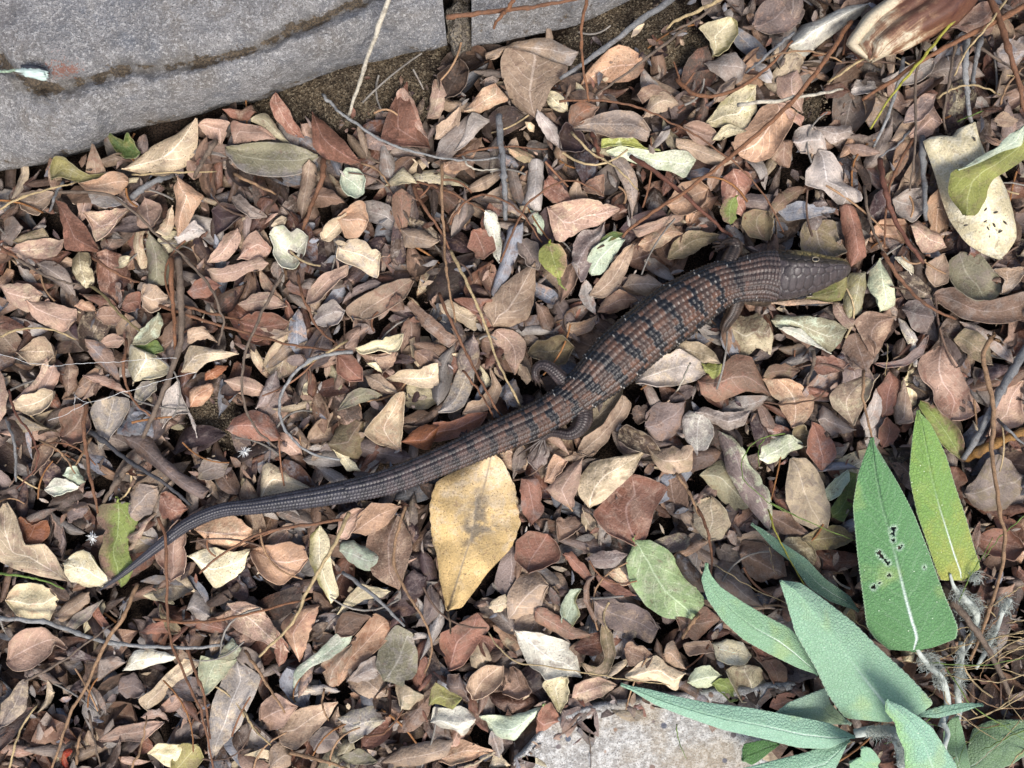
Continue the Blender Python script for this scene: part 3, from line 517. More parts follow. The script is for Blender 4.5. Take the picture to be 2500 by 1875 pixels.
LEAVES = r'''
@A1 speckled tan leaf with a pale midrib resting against the stone kerb
lt/tn a=.15 f=-.2 s=.5 l=2 v=1.2|770,1070|830,1010 900,950 1000,890 1080,830 1170,775|1245,750|880,1085 960,1100 1070,1100 1150,1050 1220,950 1250,850
@A1 two lobed leaf, olive inside with a tan turned lobe, below the kerb
ol/og a=-.3 l=2|330,1140|335,1060 370,1000 430,1010 500,1070 570,1110|690,1095|400,1125 480,1150 560,1165
pe/tn a=.5 d=1.5|500,1160|580,1150 650,1120 720,1085 780,1095|814,1150|540,1200 600,1225 700,1240 770,1210
@A1 dark green cupped leaf tucked under the edge of the kerb
dg/ol a=-.5|675,840|740,870 790,900 820,850|888,965|690,890 740,960 800,1005 860,995
@A1 long olive grey elliptical leaf lying smooth below the bare soil
og/gy a=.3 f=.1 l=2 m=R|1425,930|1480,920 1650,908 1800,915 1920,940|2010,985|1440,990 1520,1075 1650,1120 1790,1122 1890,1100 1960,1040
@A1
rd/pk f=.3|1755,600|1710,660 1740,750 1800,830|1920,870|1790,640 1830,700 1880,790
@A1 cream leaf curled beside reddish leaves at the edge of the bare soil
cr/tn a=.5 l=2|1590,760|1620,725 1680,712 1720,750 1760,820|1845,915|1650,800 1720,850 1790,900
@A1
pk/rd a=.3|1475,905|1460,800 1475,765 1560,790 1650,800|1745,880|1560,905 1650,895
@A1
rd/tn a=.6|1405,690|1450,680 1530,695 1590,660|1620,710|1450,730 1500,755 1570,760
@A1
pk/tn f=.3|1250,790|1310,760 1400,765 1455,775|1400,910|1290,850 1340,875 1370,900
@A1 dark red brown pointed leaf with a folded tip beside the bare soil
dr/rd f=.35 l=2|1970,700|2050,770 2140,850 2200,920 2250,990|2290,1035|1975,800 1985,930 2040,990 2140,1030 2220,1045
@A1
tn/br a=.8|1960,1010|1910,1050 1890,1150 1870,1270|1910,1385|2005,1050 1990,1160 1960,1300
@A1 peach leaf folded lengthwise with a dark crease, near the kerb
pe/tn f=.3 l=2 s=.3|1125,1115|1095,1170 1110,1280 1095,1400|1130,1500|1180,1150 1225,1200 1280,1240 1230,1330 1190,1420
lt/pe f=.2|1095,1300|1060,1330 1010,1410|985,1470|1095,1400 1085,1480 1030,1495
@A1
pk/tn a=.2|905,1245|850,1320 850,1400 890,1445|960,1440|970,1270 1020,1300 1025,1370 990,1420
@A1 pale pink triangular leaf with arched veins
pk/lt f=-.25 l=2 v=1.5|535,1350|630,1335 740,1320|820,1325|570,1420 615,1530 680,1505 740,1430
@A1
dr/rd f=.2|345,1265|420,1290 460,1350 530,1420 580,1500|635,1590|370,1370 395,1450 410,1580 520,1590
@A1
pk/lt a=.5|70,1580|180,1530 300,1510|405,1510|120,1625 250,1635 370,1620
@A1
gb/br a=.2|0,1540|0,1400 60,1360 110,1400|150,1440|70,1550 110,1500
@A1
ob/tn a=.5|100,1530|180,1470 270,1440|300,1500|170,1550 260,1520
@A1
og/gb a=.7|940,1465|918,1550 920,1700|920,1820|990,1520 1055,1620 1065,1790
@A1
gy/lm a=.4|1100,1500|1180,1430 1230,1390|1300,1465|1130,1540 1230,1510
@A1
pu/db f=.3|1340,1330|1400,1290 1480,1300|1560,1350|1350,1420 1380,1495 1460,1450
@A1
pk/tn f=.25|1510,1450|1430,1480 1370,1560|1310,1659|1525,1510 1490,1590 1420,1650
@A1
pk/rd f=-.2|1720,1580|1620,1460 1530,1530|1500,1640|1690,1620 1600,1640
@A1 pale greenish white leaf curled into a cup on two thin stalks
wh/pg k=.5 a=-.8 l=3|1710,1490|1740,1440 1800,1430 1850,1480 1900,1455|1950,1500|1740,1560 1745,1650 1790,1700 1870,1705 1930,1600
@A1
gb/db f=.2|1440,1240|1520,1235 1600,1300|1690,1370|1510,1320 1600,1390
@A1 olive brown leaf curled like a cocoon
ob/cr a=.7 m=T l=2|500,1590|440,1640 450,1720 500,1790|545,1825|580,1610 600,1690 595,1780
@A1
tn/gb a=.3|120,1260|180,1215 250,1190|335,1215|160,1330 260,1370 320,1290
@A1
gy/bg a=.2|550,1210|640,1220 740,1240|800,1290|590,1290 660,1320 740,1310
@A2 large tan ovate leaf with pale arching veins and a folded back top
tn/br k=.4 f=-.15 a=.15 l=3 v=1.6 s=.3|1250,745|1150,690 1080,600 1035,480 1030,370 1060,300 1150,320|1250,355|1310,660 1350,570 1420,500 1465,400 1370,390
tn/lm a=.5 d=-1 m=T|940,380|925,335 1010,300 1130,260 1250,235 1340,232 1430,275|1525,325|1010,370 1070,300 1160,330 1280,370 1400,395 1480,395
@A2 dark red leaf with a folded lighter flap lying on bare soil
dr/rd f=.15 l=2|585,940|420,935 340,910 270,880 300,760 350,640|435,510|560,850 500,760 450,620
pk/rd a=.5 d=1.5|570,880|450,770 385,680 360,590|410,550|530,790 500,700 480,620
@A2 dark brown leaf with a torn pale pink flap on bare soil
db/br a=-.3 l=2|660,640|630,500 690,430|770,375|770,590 830,520 825,440
pk/lt a=.3 d=1|565,750|580,650 610,520|650,510|640,750 670,690 690,600
@A2
pe/lt a=.6|800,715|850,640 920,570|1000,525|900,720 1000,660 1085,630 1040,570
@A2
tn/br a=-.4|620,880|630,800 700,740|770,675|700,870 760,800 775,740
@A2
gb/gy a=.3 l=2|620,1000|640,900 720,830|850,700|720,1010 800,900 880,790
lm/gy a=.5 d=1|740,960|790,860 850,720|960,770|800,930 880,850
@A2 big pinkish tan leaf, broad at one end and pointed, with clear veins
pk/lt f=-.12 a=.1 l=3 v=1.5|1325,1305|1420,1283 1560,1280 1680,1290|1780,1330|1345,1420 1380,1520 1440,1535 1530,1455 1640,1430 1710,1385
@A2 long pale green leaf with a yellow green upturned edge
yg/pg a=-.3 l=3|1665,940|1670,880 1740,880 1820,830 1890,870 1940,930|2040,950|1720,925 1820,915 1920,930
pg/wh a=.3 d=.8|1690,950|1780,915 1900,930 2020,960 2120,950 2200,960|2262,1020|1760,985 1880,1020 1990,1060 2100,1080 2200,1125
@A2
gb/tn f=-.2 l=2 v=1.4|1480,815|1600,740 1720,705 1860,705 1930,750|1975,830|1600,830 1730,875 1860,870 1960,895
br/ru a=-.3|1480,810|1455,760 1470,680 1540,645|1650,680|1540,790 1610,740
@A2
tn/lt f=.2 l=2|1930,745|1950,660 1990,600 2060,575|2150,660|2010,725 2090,690
br/tn a=-.3|1890,610|1930,560 2000,530 2080,560|2150,640|1930,660 1990,600 2070,590
@A2 small cream leaf rolled into a cone
cr/lt a=.6 l=2|295,1175|340,1120 410,1050|500,1155|360,1185 440,1165
@A2 small greyish mint leaf curled into a notched ring
mt/wh a=-.6 l=3|20,1110|60,1065 130,1075 175,1130|165,1215|20,1190 70,1240 120,1250
@A2 speckled greenish white leaf rolled into a spindle
wh/pg a=.8 l=3 s=.5|930,1335|925,1420 950,1520 990,1620|1020,1665|1000,1345 1030,1450 1035,1560
@A2 small fresh light green leaf beside the rolled spindle leaf
mt/pg f=.2 l=3|1215,1330|1225,1400 1260,1460|1290,1490|1270,1345 1305,1400 1305,1460
@A2 yellow green heart shaped leaf with an orange rim and twisted tail
yg/pe k=.4 z=17 a=.3 l=3 m=R|1340,1535|1280,1570 1268,1640 1310,1700 1370,1750|1402,1770|1400,1545 1445,1600 1445,1680 1425,1740
gr/yg a=.3|1388,1735|1385,1770 1400,1805|1448,1838|1412,1745 1410,1785 1425,1810
@A2 pale mint leaf overlapping a tan leaf above the lizard's back
mt/pg f=.15 l=3|1820,1510|1740,1495 1650,1550 1595,1590 1570,1680|1600,1738|1770,1590 1720,1680 1660,1742
dg/ru d=-1|1650,1550|1680,1500 1740,1470|1815,1480|1710,1530 1760,1510
@A2 peach leaf folded in two layers with a curled tip
pk/tn a=.4 l=2|1860,1450|1980,1410 2100,1370|2203,1345|1890,1505 1980,1480 2090,1430 2180,1390
pe/lt f=.2 d=1.5|1895,1545|1950,1480 2040,1430 2110,1415|2180,1480|1950,1590 2060,1550 2130,1500
@A2
mv/lm f=.2|1480,1659|1490,1540 1540,1460 1640,1440|1690,1400|1540,1800 1620,1640 1690,1520
@A2 pale grey leaf rolled into an open tube
gy/lm a=.9 l=2|1260,1000|1212,1010 1200,1150 1185,1270|1240,1335|1305,1010 1300,1150 1290,1330
@A2
gb/br a=.8|1100,1040|1070,1080 1085,1180 1110,1260|1160,1295|1140,1090 1165,1170 1180,1250
@A2 blue grey leaf rolled into a long tube beside a twig
bg/mv a=.8 l=2|1170,1410|1080,1430 1045,1560 1010,1700 965,1850|985,1880|1180,1450 1140,1600 1080,1750
@A2
tn/gb a=.8|400,1450|500,1440 560,1470|650,1520|420,1560 520,1570 600,1565
@A2
pe/tn f=-.2|0,1380|80,1300 165,1280|190,1400|40,1500 130,1500 180,1440
@A2
lt/gy f=.2|10,1560|60,1510 150,1510|270,1600|0,1640 120,1700 250,1760
@A2
rd/br f=.2|850,1460|820,1560 850,1620|920,1640|920,1445 980,1500 1000,1580
@A2
lm/mv a=.5|1260,700|1250,760 1330,880|1420,950|1330,740 1390,800 1400,880
@A2
pu/db a=-.3|1400,860|1440,780 1520,820|1590,940|1410,960 1500,985
@A2
gb/tn a=.7|1720,980|1760,1080 1800,1160 1840,1280|1860,1385|1820,1000 1890,1070 1900,1220
@A2
rd/pk a=.3|1310,1140|1340,1115 1410,1170 1460,1230|1490,1280|1300,1230 1360,1280 1430,1285
@A2
br/rd a=-.4|1545,1190|1600,1130 1680,1110|1680,1240|1570,1220 1630,1230
@A3 broad mauve brown leaf at the margin of the sandy soil
mv/pk f=.15 l=2|480,170|510,80 560,0|700,-60|590,210 720,190 790,130 820,60
@A3 small olive cream leaf with a rusty edge standing on sandy soil
cr/ol a=-.4 l=2 m=R|235,355|215,260 145,180 200,145|355,115|320,320 385,230 385,150
@A3 crumpled papery white leaf beside the brown streaked sheath
wh/gy f=-.4 l=3 a=.2|1230,20|1100,25 950,80 820,130 760,210|720,290|1180,80 1060,170 960,240 830,345
@A3 large peach brown leaf crossed by a long rusty stem
pe/br f=-.12 l=2 v=1.4|640,640|540,680 450,800 345,890|380,970|760,720 690,850 600,1000 500,1030 430,1000
pk/tn f=.2|800,720|700,640 640,580 650,480|770,440|830,600 810,500
pk/rd f=.15 d=1|610,650|680,690 720,760|790,800|690,645 730,690 810,740
@A3 cream leaf with dark specks folded over a peach brown leaf
cr/ol f=.35 l=3 s=.9|190,775|300,630 380,570 450,545|505,550|250,800 350,785 470,830 530,680
cp/cr f=.1 d=1 s=.6|235,885|290,810 340,785|445,832|290,880 360,855
@A3
pk/tn f=.2|45,800|120,780 200,800|270,850|80,880 160,915 230,915
@A3 pale mauve grey leaf, bleached and brittle, with a torn outline
lm/gy f=.25 l=2|900,950|850,1050 805,1100 805,1180 920,1210 980,1260|1050,1300|980,960 1060,1070 1070,1140 1160,1200 1180,1270
@A3
lm/pk f=-.2 l=2|740,900|760,820 840,790|890,830|800,960 880,970 990,985 960,880
gb/lm f=.2|880,800|980,790 1110,790|1125,850|930,860 990,910 1060,880
@A3
br/tn a=.8|640,880|610,940 600,1000|670,1050|750,880 750,960 720,1060
@A3
rd/pk f=.15|360,1070|300,1120 290,1220 310,1310|440,1390|450,1080 490,1120 470,1260
@A3 small bright green leaf with a brown side on a reddish leaf
gr/br k=.2 z=16 f=.1 l=3 m=L|385,1240|310,1265 280,1330 300,1400|345,1422|395,1310 385,1390
@A3
ob/br f=.12|590,1520|470,1500 415,1430 430,1350 500,1325|580,1340|605,1440
br/ob f=.12|600,1400|590,1320 640,1230 740,1175|835,1180|640,1340 760,1280 820,1220
@A3 big pale cream leaf rolled lengthwise, scattered with dark husks
cp/wh k=.05 z=16.5 a=.6 l=3 v=.3|1890,775|1790,810 1740,872 1640,850 1572,890 1620,1000 1680,1130 1740,1290 1800,1430 1850,1520 1950,1600|2060,1642|1930,830 1980,940 2060,1100 2130,1240 2165,1350 2180,1500 2120,1600
@A3 yellow green leaf with a mint underside draped over the big cream leaf
yg/ol k=.15 z=25 f=.1 a=.2 l=5 s=.3|2240,880|2190,800 2080,900 1950,1000 1830,1050 1745,1090 1725,1220|1830,1362|2220,1000 2090,1085 2010,1140 1950,1290 1890,1365
mt/pg a=.4 d=1.5|1790,1075|1900,1010 2030,930 2120,850|2212,785|1910,1045 2040,985 2090,960 2203,920
@A3
pk/lt a=.6 l=2|1470,1430|1540,1385 1620,1440 1700,1480|1720,1560|1490,1520 1570,1595 1650,1595
@A3
lm/pk f=.15|1370,1260|1450,1210 1545,1205|1570,1330|1400,1350 1490,1410
@A3 reddish brown leaf rolled into a thick stick
rd/br a=.95 l=2|1070,1290|1035,1310 1060,1470 1080,1600|1110,1690|1125,1300 1170,1430 1210,1620
@A3
ob/gb f=.15|820,1400|785,1480 790,1600|930,1650|1010,1390 1040,1490 1075,1600
@A3
bg/gy f=.1|640,1330|760,1275 900,1300|1030,1330|700,1400 850,1380
@A3
pk/mv f=.2 l=2|1460,870|1540,760 1625,640|1685,780|1540,890 1640,840
mv/pk a=.3 d=1|1440,780|1460,700 1570,590|1650,600|1540,770 1620,680
@A3
pk/rd f=.15|2030,20|1930,20 1800,90|1740,170|2020,180 1950,240 1850,220
@A3
tn/ob a=.4|0,930|0,870 120,885 240,940|395,1020|60,985 200,1025 310,1045
@A3
pe/br f=.15|200,1200|120,1150 40,1160 0,1190|-60,1290|190,1270 120,1340 20,1370
@A3
ob/tn f=-.2 l=2|-50,1640|-20,1540 80,1460 160,1455|300,1500|60,1630 180,1560
@A3
dr/br a=.5|940,560|980,525 1050,530|1100,580|960,620 1040,615
@A3
gy/lm f=.2|1110,570|1150,500 1260,505|1270,560|1130,600 1210,600
@A3
gb/gy a=.4|180,400|250,360 380,330|450,420|220,450 330,520 420,520
@A3
gb/bg f=.2|2030,320|2100,250 2180,240|2215,330|2050,420 2150,430
@A3
tn/br a=-.3|2010,760|2040,710 2100,720|2170,760|2050,810 2130,800
@B1
pk/tn f=.3 a=-.1 l=2|185,295|290,300 420,330 470,350|478,420|210,400 270,450 360,495 430,470
@B1
pk/lt a=.4|0,200|80,190 190,190|265,255|40,300 130,350 190,370
@B1 tan leaf cupped like a spoon with a long curved tail
tn/lt a=-.4 l=2|115,620|220,540 310,525 350,570|345,640|200,700 270,700 310,680
pk/lt a=.5|70,940|150,860 230,790 270,690|300,660|110,935 200,890 270,800 310,700
@B1
pk/rd a=.6|245,930|240,850 290,740|340,700|290,920 350,830 370,760
@B1
br/tn a=.6|420,910|395,800 400,700|430,630|480,850 490,740
@B1 cream leaf with a fine midrib lying under a sage green leaf
cr/wh f=-.15 l=2 v=1.3|845,810|800,740 790,640 820,570|930,620|960,800 1000,800 1095,735 1000,650
@B1 sage green leaf folded over a cream leaf, dark green beneath
og/mt f=.1 l=4|835,570|860,520 930,440|1005,370|920,570 1000,530 1030,450
dg/gr f=.1 d=-1|835,585|900,580 990,545|1035,610|880,640 960,645
@B1
gy/cr f=.1|850,940|860,870 900,810|1000,800|900,950 990,880
@B1
tn/br a=.4|1180,580|1190,480 1280,455|1375,560|1240,545 1310,535
@B1 pale tan leaf with a wavy veined edge beside a dark twig
lt/gy f=.2 l=2 v=1.4|1145,750|1160,640 1200,580 1350,590|1510,630|1240,750 1330,680 1430,660
@B1 rust coloured leaf curled in an S shape
ru/pe a=.7 l=2|1300,800|1300,750 1370,700|1440,710|1340,790 1400,760
pe/ru a=.6|1205,970|1190,860 1250,820 1330,815|1350,850|1260,965 1330,910
@B1 pale grey leaf with dark dots and a long thin tail
gy/lm a=.3 l=2 s=1|1010,1150|1020,1020 1060,870|1130,800|1040,1080 1110,1010 1200,1010 1150,900
gy/lm a=.5|1195,1000|1200,1040 1230,1110|1248,1165|1215,1020 1240,1090
@B1 large light grey leaf with pale veins beside the dark twig
gy/lt f=.15 l=3|630,1240|620,1130 580,1000 610,930|700,900|700,1160 760,1080 820,980 825,920
@B1
br/rd f=.1|380,1160|365,1060 420,980|520,950|470,1200 560,1180 600,1090
@B1 long purple brown leaf rolled into a tube on the dark soil
mv/br a=.9 l=3|768,1150|900,1130 1000,1230 1080,1320 1200,1410|1330,1490|780,1200 860,1280 1000,1370 1150,1480 1290,1553
@B1 small white green leaf with a pointed tip
wh/mt f=.2 l=2|510,1475|430,1430 350,1415|285,1490|450,1500 360,1530
@B1
mt/og f=.3|400,1400|430,1350 470,1340|535,1440|430,1450 490,1465
@B1
lt/cr f=.15 l=2 s=.4|1645,1560|1640,1430 1650,1350 1690,1320|1960,1480|1740,1545 1860,1510
@B1
rd/gb f=.15|1430,1110|1500,1020 1600,990 1700,1020|1785,1180|1500,1150 1600,1180 1690,1190
@B1
rd/br f=.12|1510,420|1600,375 1740,380|1830,430|1530,500 1620,560 1730,530 1800,480
@B1
pk/lt a=.3|1510,320|1600,260 1700,240|1820,330|1560,360 1700,350
@B1
pk/tn a=.5|1315,100|1420,80 1560,40 1640,20|1705,60|1350,180 1480,170 1570,120 1660,100
@B1
pk/tn f=-.15 l=2|1930,330|1950,230 2040,130|2203,70|2020,300 2120,200 2200,130
@B1
lm/mv f=.25|1970,440|2010,340 2110,290|2180,370|2050,460 2140,440
@B1
mv/lm a=.7 l=2|1615,980|1650,890 1690,790|1750,740|1700,950 1770,830
@B1 olive brown leaf with a cream turned edge beside the silver stem
ob/br f=.15 l=3|2080,1200|2110,1110 2150,1050 2203,1020|2290,1060|2090,1240 2180,1290 2270,1320 2295,1200
cp/cr a=.3 d=1|2100,1230|2180,1250 2220,1290|2285,1370|2150,1300 2200,1372
@B1
pk/lt f=.2|-10,1080|-20,900|0,740|40,1010 55,900 40,780
@B1
pk/rd a=.7|525,770|600,760 700,790|830,890|620,820 720,860
@B1
rd/pk f=.2 l=2|1010,1520|1060,1500 1130,1540|1190,1610|1005,1600 1020,1680 1100,1700
@B1
gb/tn f=.15|830,1640|820,1520 880,1450|990,1480|880,1690 960,1640 985,1560
@B1
gb/ob f=.1|1250,1420|1250,1330 1310,1290|1440,1330|1320,1430 1410,1410
@B1
pe/rd a=.4|475,330|510,290 580,310|620,385|500,350 560,370
@B1
br/mv f=.2|620,400|640,340 720,330|780,400|650,440 730,450
@B1
pk/tn f=.25|620,580|660,530 720,500|790,540|680,590 750,590
@B1
tn/gb f=.2|900,260|920,200 1000,200|1060,270|920,330 970,390 1030,330
@B1
mv/pk a=-.4|740,270|745,190 770,190|770,300|760,340
@B1
rd/br a=-.3|770,350|800,260 880,235|890,340|820,370
@B1
rd/mv a=.5|1180,240|1230,170 1310,150|1400,200|1210,280 1310,270
@B1
tn/gb f=-.2|1650,470|1700,470|1850,490|1730,545
@B2 large tan brown ovate leaf with pale veins, pointed
tn/br f=-.12 a=.1 l=3 v=1.5 s=.2|980,455|930,380 915,340 1010,230 1120,130|1245,55|1090,460 1190,425 1235,320 1255,200
@B2 pinkish tan pointed leaf between dry stems and the hind leg
pk/tn f=-.15 l=3 v=1.3|1000,480|970,520 1010,590 1060,660|1120,765|1060,475 1140,500 1190,560 1180,640
@B2 long brown tan leaf with a small dark folded flap
tn/rd f=-.12 l=2|155,415|70,400 45,350 120,290 250,220 380,165|485,155|230,410 330,350 430,280
br/rd a=.3 d=1.5|305,340|330,290 370,250|400,270|350,365 420,350
@B2 folded tan leaf with two bright cream turned edges
br/tn f=.15 l=2|280,755|200,690 120,620 240,640|370,620|340,710 385,630
cp/cr f=.1 d=1.5|110,600|200,560 300,530|415,505|160,635 270,605 350,635 400,570
cp/cr d=1|185,690|240,685|280,750|230,722
@B2 light tan leaf folded to a long four sided flap
lt/tn a=.3 l=2 v=1.3|300,800|380,745 500,720|635,690|400,815 520,845 640,850
@B2 pale cream grey leaf with small dark marks beside the dry stems
gy/lt f=.15 l=2 s=.3|635,1000|690,900 740,780 800,670|850,665|730,1000 800,960 850,850 865,740
@B2
tn/br a=-.4|790,1010|830,940 900,930 980,830|960,720|900,1000 990,960 1035,850
@B2 light peach tan leaf, flat and pointed, with branching veins
lt/pe f=-.12 l=3 v=1.3|395,1250|250,1200 170,1130 190,1080 290,990 370,890|425,875|410,1100 415,980
@B2 crumpled rust brown leaf with a ragged edge beside the lizard's tail
ru/rd f=.3 l=2|400,1190|470,1120 560,1080|640,1090|500,1230 590,1250
rd/ru f=-.3|560,1180|600,1070 720,1060 830,1010|950,1000|650,1190 780,1150 900,1090
@B2
og/gb f=.15 l=2|0,990|60,890 140,845 220,860|280,895|90,960 190,930
@B2 long tan leaf with arched veins under the pale mint leaf
tn/br f=-.12 l=2 v=1.3|1590,260|1640,180 1740,60 1800,-30|1865,-60|1680,280 1770,220 1830,110 1860,10
@B2
tn/br a=.3 l=2|1800,210|1850,130 1960,115|2065,200|1880,260 1980,265
@B2
pe/rd a=.3|1640,370|1690,280 1780,225|1900,290|1730,380 1830,340
@B2
tn/pe a=-.5 l=2|1450,440|1520,435 1600,410|1640,390|1460,530 1540,510 1610,480
@B2
br/gb a=.7|1250,305|1260,400 1290,470|1350,485|1330,340 1375,430
@B2 large pale tan leaf partly under the lizard's belly
lm/lt f=.08 l=1|1880,810|1930,720 2040,640 2150,600|2330,700|2000,835 2120,830 2250,810 2330,770
@B2
tn/br f=-.15 l=2|1510,1260|1560,1160 1680,1080 1760,950|1800,890|1600,1285 1700,1200 1730,1140 1830,1030 1855,950
@B2 round mauve brown leaf curled at the rim below the lizard's belly
mv/br f=.12 a=-.2 l=2|1940,1090|1950,1000 2020,940 2120,945|2203,930|1990,1170 2080,1190 2180,1110 2203,1000
@B2
db/br f=.1|1860,1010|1880,960 1950,955|1970,1010|1890,1080 1950,1060
@B2
tn/ob f=.1 l=1|1955,1210|2030,1240 2120,1220|2260,1210|1990,1310 2060,1380 2150,1395 2240,1370
@B2 large cream tan leaf beside a brick pink leaf
lt/ob f=-.12 l=3 s=.3|1590,1620|1530,1530 1520,1430 1600,1320 1760,1280|1950,1245|1680,1560 1750,1490 1860,1390 1900,1320
@B2 large brick pink leaf with raised veins
rd/pk f=-.1 l=2 v=1|1880,1845|1700,1765 1605,1640 1680,1570 1760,1490|1860,1395|1960,1800 1985,1720 2010,1620 2090,1480 1980,1420
@B2
pk/tn f=.12 l=2|1480,1620|1380,1560 1310,1490 1400,1400 1470,1340|1550,1285|1510,1540 1530,1420
@S large golden yellow leaf with a dark stained midrib beside the lizard's tail
ye/lt k=.2 z=12.5 f=-.06 a=.08 l=3 v=.25 s=.5 m=T|1092,1490|1075,1430 1055,1330 1047,1240 1062,1180 1130,1140|1200,1100|1130,1480 1195,1400 1250,1345 1270,1280 1258,1190 1230,1130
@B2
gb/mv f=.1|1110,1420|1105,1300|1150,1190|1190,1330 1185,1250
@B2
mv/lm f=.15|1260,1370|1200,1310 1230,1210|1300,1150|1320,1330 1345,1250
@B2
rd/mv a=.4 l=2|1160,1420|1150,1520 1170,1640|1220,1720|1260,1420 1290,1530 1310,1640
@B2
pe/pk f=.2|1310,1440|1330,1340 1370,1270|1450,1310|1360,1450 1410,1380
@B2
rd/br f=.2|0,640|90,640 150,720|160,800|0,760 80,810
@B2
br/gb f=.2|470,290|560,370 650,440|760,540|440,320 560,480 700,590
@B2
lt/tn a=.4|640,320|700,290 800,340|880,390|660,370 760,430 870,490
@B2
tn/lt f=.2|1140,690|1190,720|1225,790|1140,760 1190,825
@B2
gb/bg f=.2|1050,900|1060,820 1120,790|1170,930|1080,960 1140,970
@B3 crumpled cream leaf blotched with brown beside the front leg
cr/br f=.3 l=4 s=1 m=N|350,440|370,390 470,390 530,370|570,440|355,560 450,655 520,590 600,640 620,540
@B3 grey green leaf folded back on a bright white underside
og/mt f=.1 a=.2 l=3 v=1.5|600,420|640,380 760,390 900,400 1010,420|1080,480|640,470 740,460 870,560 985,638 1050,560
wh/mt f=.1 d=1|640,470|720,460 800,475 860,530|985,632|720,510 820,565 900,590
@B3 olive cream leaf with a yellow green drooping tip under the lizard's side
lt/ob a=.2 l=3|0,600|70,540 160,560 230,610|282,690|20,650 110,688 200,688
yg/cr f=.1|165,692|230,692|292,697|180,740 240,797 290,760
@B3 large brown leaf with a pale turned edge below the lizard
br/rd f=.12 l=1|135,800|250,740 370,640 480,650 540,760|600,900|160,890 260,940 350,910 450,870 540,880
@B3 light peach pointed leaf with a dark thin stalk
pe/lt f=-.15 l=3|730,1097|690,1010 620,920 590,850 550,790|640,790|800,1080 870,1000 890,910 820,840 720,800
@B3
br/ob a=.5|545,780|580,710 680,685|790,740|640,790 740,790
@B3
tn/cr f=-.12 l=2|1130,1088|1000,980 970,900 1040,830 1150,790|1280,760|1170,1000 1190,930 1230,850
@B3
rd/br a=-.2 l=1|1310,1030|1270,930 1280,830|1350,740|1380,1010 1410,900 1440,800
tn/br a=.3 d=1|1400,1075|1385,980 1420,870|1440,780|1490,1060 1495,960 1470,850
@B3
lm/pk a=.3 l=2|1190,1115|1165,1050 1220,950|1265,850|1250,1100 1300,1020 1300,930
@B3 big pinkish tan leaf with broad shoulders beside the sage tips
pk/rd f=.1 l=2 v=1|1690,580|1570,640 1520,700 1530,790 1590,850 1610,930 1660,1000|1740,1052|1740,640 1800,720 1860,830 1920,910 1960,990 1850,1042
@B3 green leaf with a brown rim leaning behind the sage tips
gr/br f=.1 l=2 m=R|1795,1295|1720,1250 1650,1170 1560,1000 1530,960|1560,930|1790,1200 1760,1110 1690,1020 1630,950
@B3 pale yellowish leaf standing beside the lizard's snout
pg/cr a=.3 l=3|1300,25|1240,100 1220,190 1240,300|1290,366|1350,110 1385,230 1405,330
@B3 olive green leaf curled under at its tip in front of the lizard's snout
og/ol a=.5 l=3 v=1.3|1200,115|1110,120 1090,220 1070,310|1080,420|1215,200 1200,300 1170,380
@B3 olive yellow leaf under the lizard's chin
ol/gr a=.3 l=1 s=.4|820,280|900,200 990,160|1080,150|950,305 1050,295 1090,220
@B3
tn/pe a=.3|600,310|720,290 820,280|990,310|700,330 850,318
@B3 round olive grey leaf cupped like a saucer
og/gb a=-.4 l=3|1800,-10|1740,40 1720,120 1760,210 1850,290|1960,300|1920,0 1990,90 2060,150 2060,230 2010,285
tn/lm a=-.4|2050,250|2070,160 2010,100|2110,90|2110,250 2170,160 2203,100
@B3
tn/pk f=.1|1640,210|1575,140 1590,60|1690,0|1720,180 1720,80
@B3 large smooth brown leaf under the saucer shaped leaf
br/gb f=.1 l=2|1620,260|1680,200 1760,210 1850,280 1980,300 2100,260|2240,240|1680,340 1780,410 1950,440 2100,435 2230,400
@B3
lm/pk a=.4|1790,425|1900,440 2040,500 2120,560|2150,700|1850,480 1960,550 2060,650
@B3
ob/tn a=.3 l=1|1760,540|1810,470 1900,500 1970,560|2000,700|1800,600 1860,660 1930,690
@B3
br/gb f=.12 l=2|1200,750|1120,690 1065,600 1080,520|1140,500|1250,680 1255,590 1210,520
@B3
br/tn f=.1 l=1|1250,660|1150,500 1130,420 1200,360|1390,400|1320,580 1370,480
@B3 twisted whitish grey leaf beside the large brown leaf
gy/wh a=.6 l=3|130,1275|50,1150 45,1040 90,990|170,1010|200,1230 240,1130 220,1060
gb/lm f=-.3|120,1000|180,965 300,1000|470,990|200,1060 340,1120 430,1080
@B3 long rose brown leaf with a yellow green speckled edge
mv/pg f=-.1 l=3 m=R|590,1752|440,1580 330,1400 280,1240|262,1115|610,1640 590,1480 460,1330 430,1230 350,1150
@B3
og/ob f=.1 l=2|150,1400|250,1320 320,1310 400,1400|490,1570|230,1480 290,1560 380,1630 450,1620
@B3 pale mint leaf curled over an olive inside
pg/wh a=.5 l=3|520,1290|550,1220 640,1160|730,1145|580,1332 700,1300 820,1215
ob/db a=-.3 d=-1|740,1180|740,1100 800,1080|845,1160|800,1215
@B3 tan grey leaf with a wavy dark vein beside the sage
lt/gb f=.08 l=3 v=.6|720,1290|690,1400 690,1560 760,1690 880,1750|950,1732|820,1295 890,1380 950,1500 970,1590
@B3
mt/pg f=.1 l=2|970,1560|935,1500 1000,1420|1085,1370|1020,1530 1085,1420
dg/gr f=.1 d=-1|980,1659|970,1600 1050,1510 1085,1380|1140,1390|1060,1690 1125,1600
@B3
rd/mv f=.2 l=1|920,1370|820,1250 830,1130|860,1060|1000,1280 990,1180 920,1090
@B3
rd/br f=.2|1310,1230|1280,1120|1330,1030|1390,1190 1430,1120
@B3 large olive tan leaf crossed by the tall brown stem
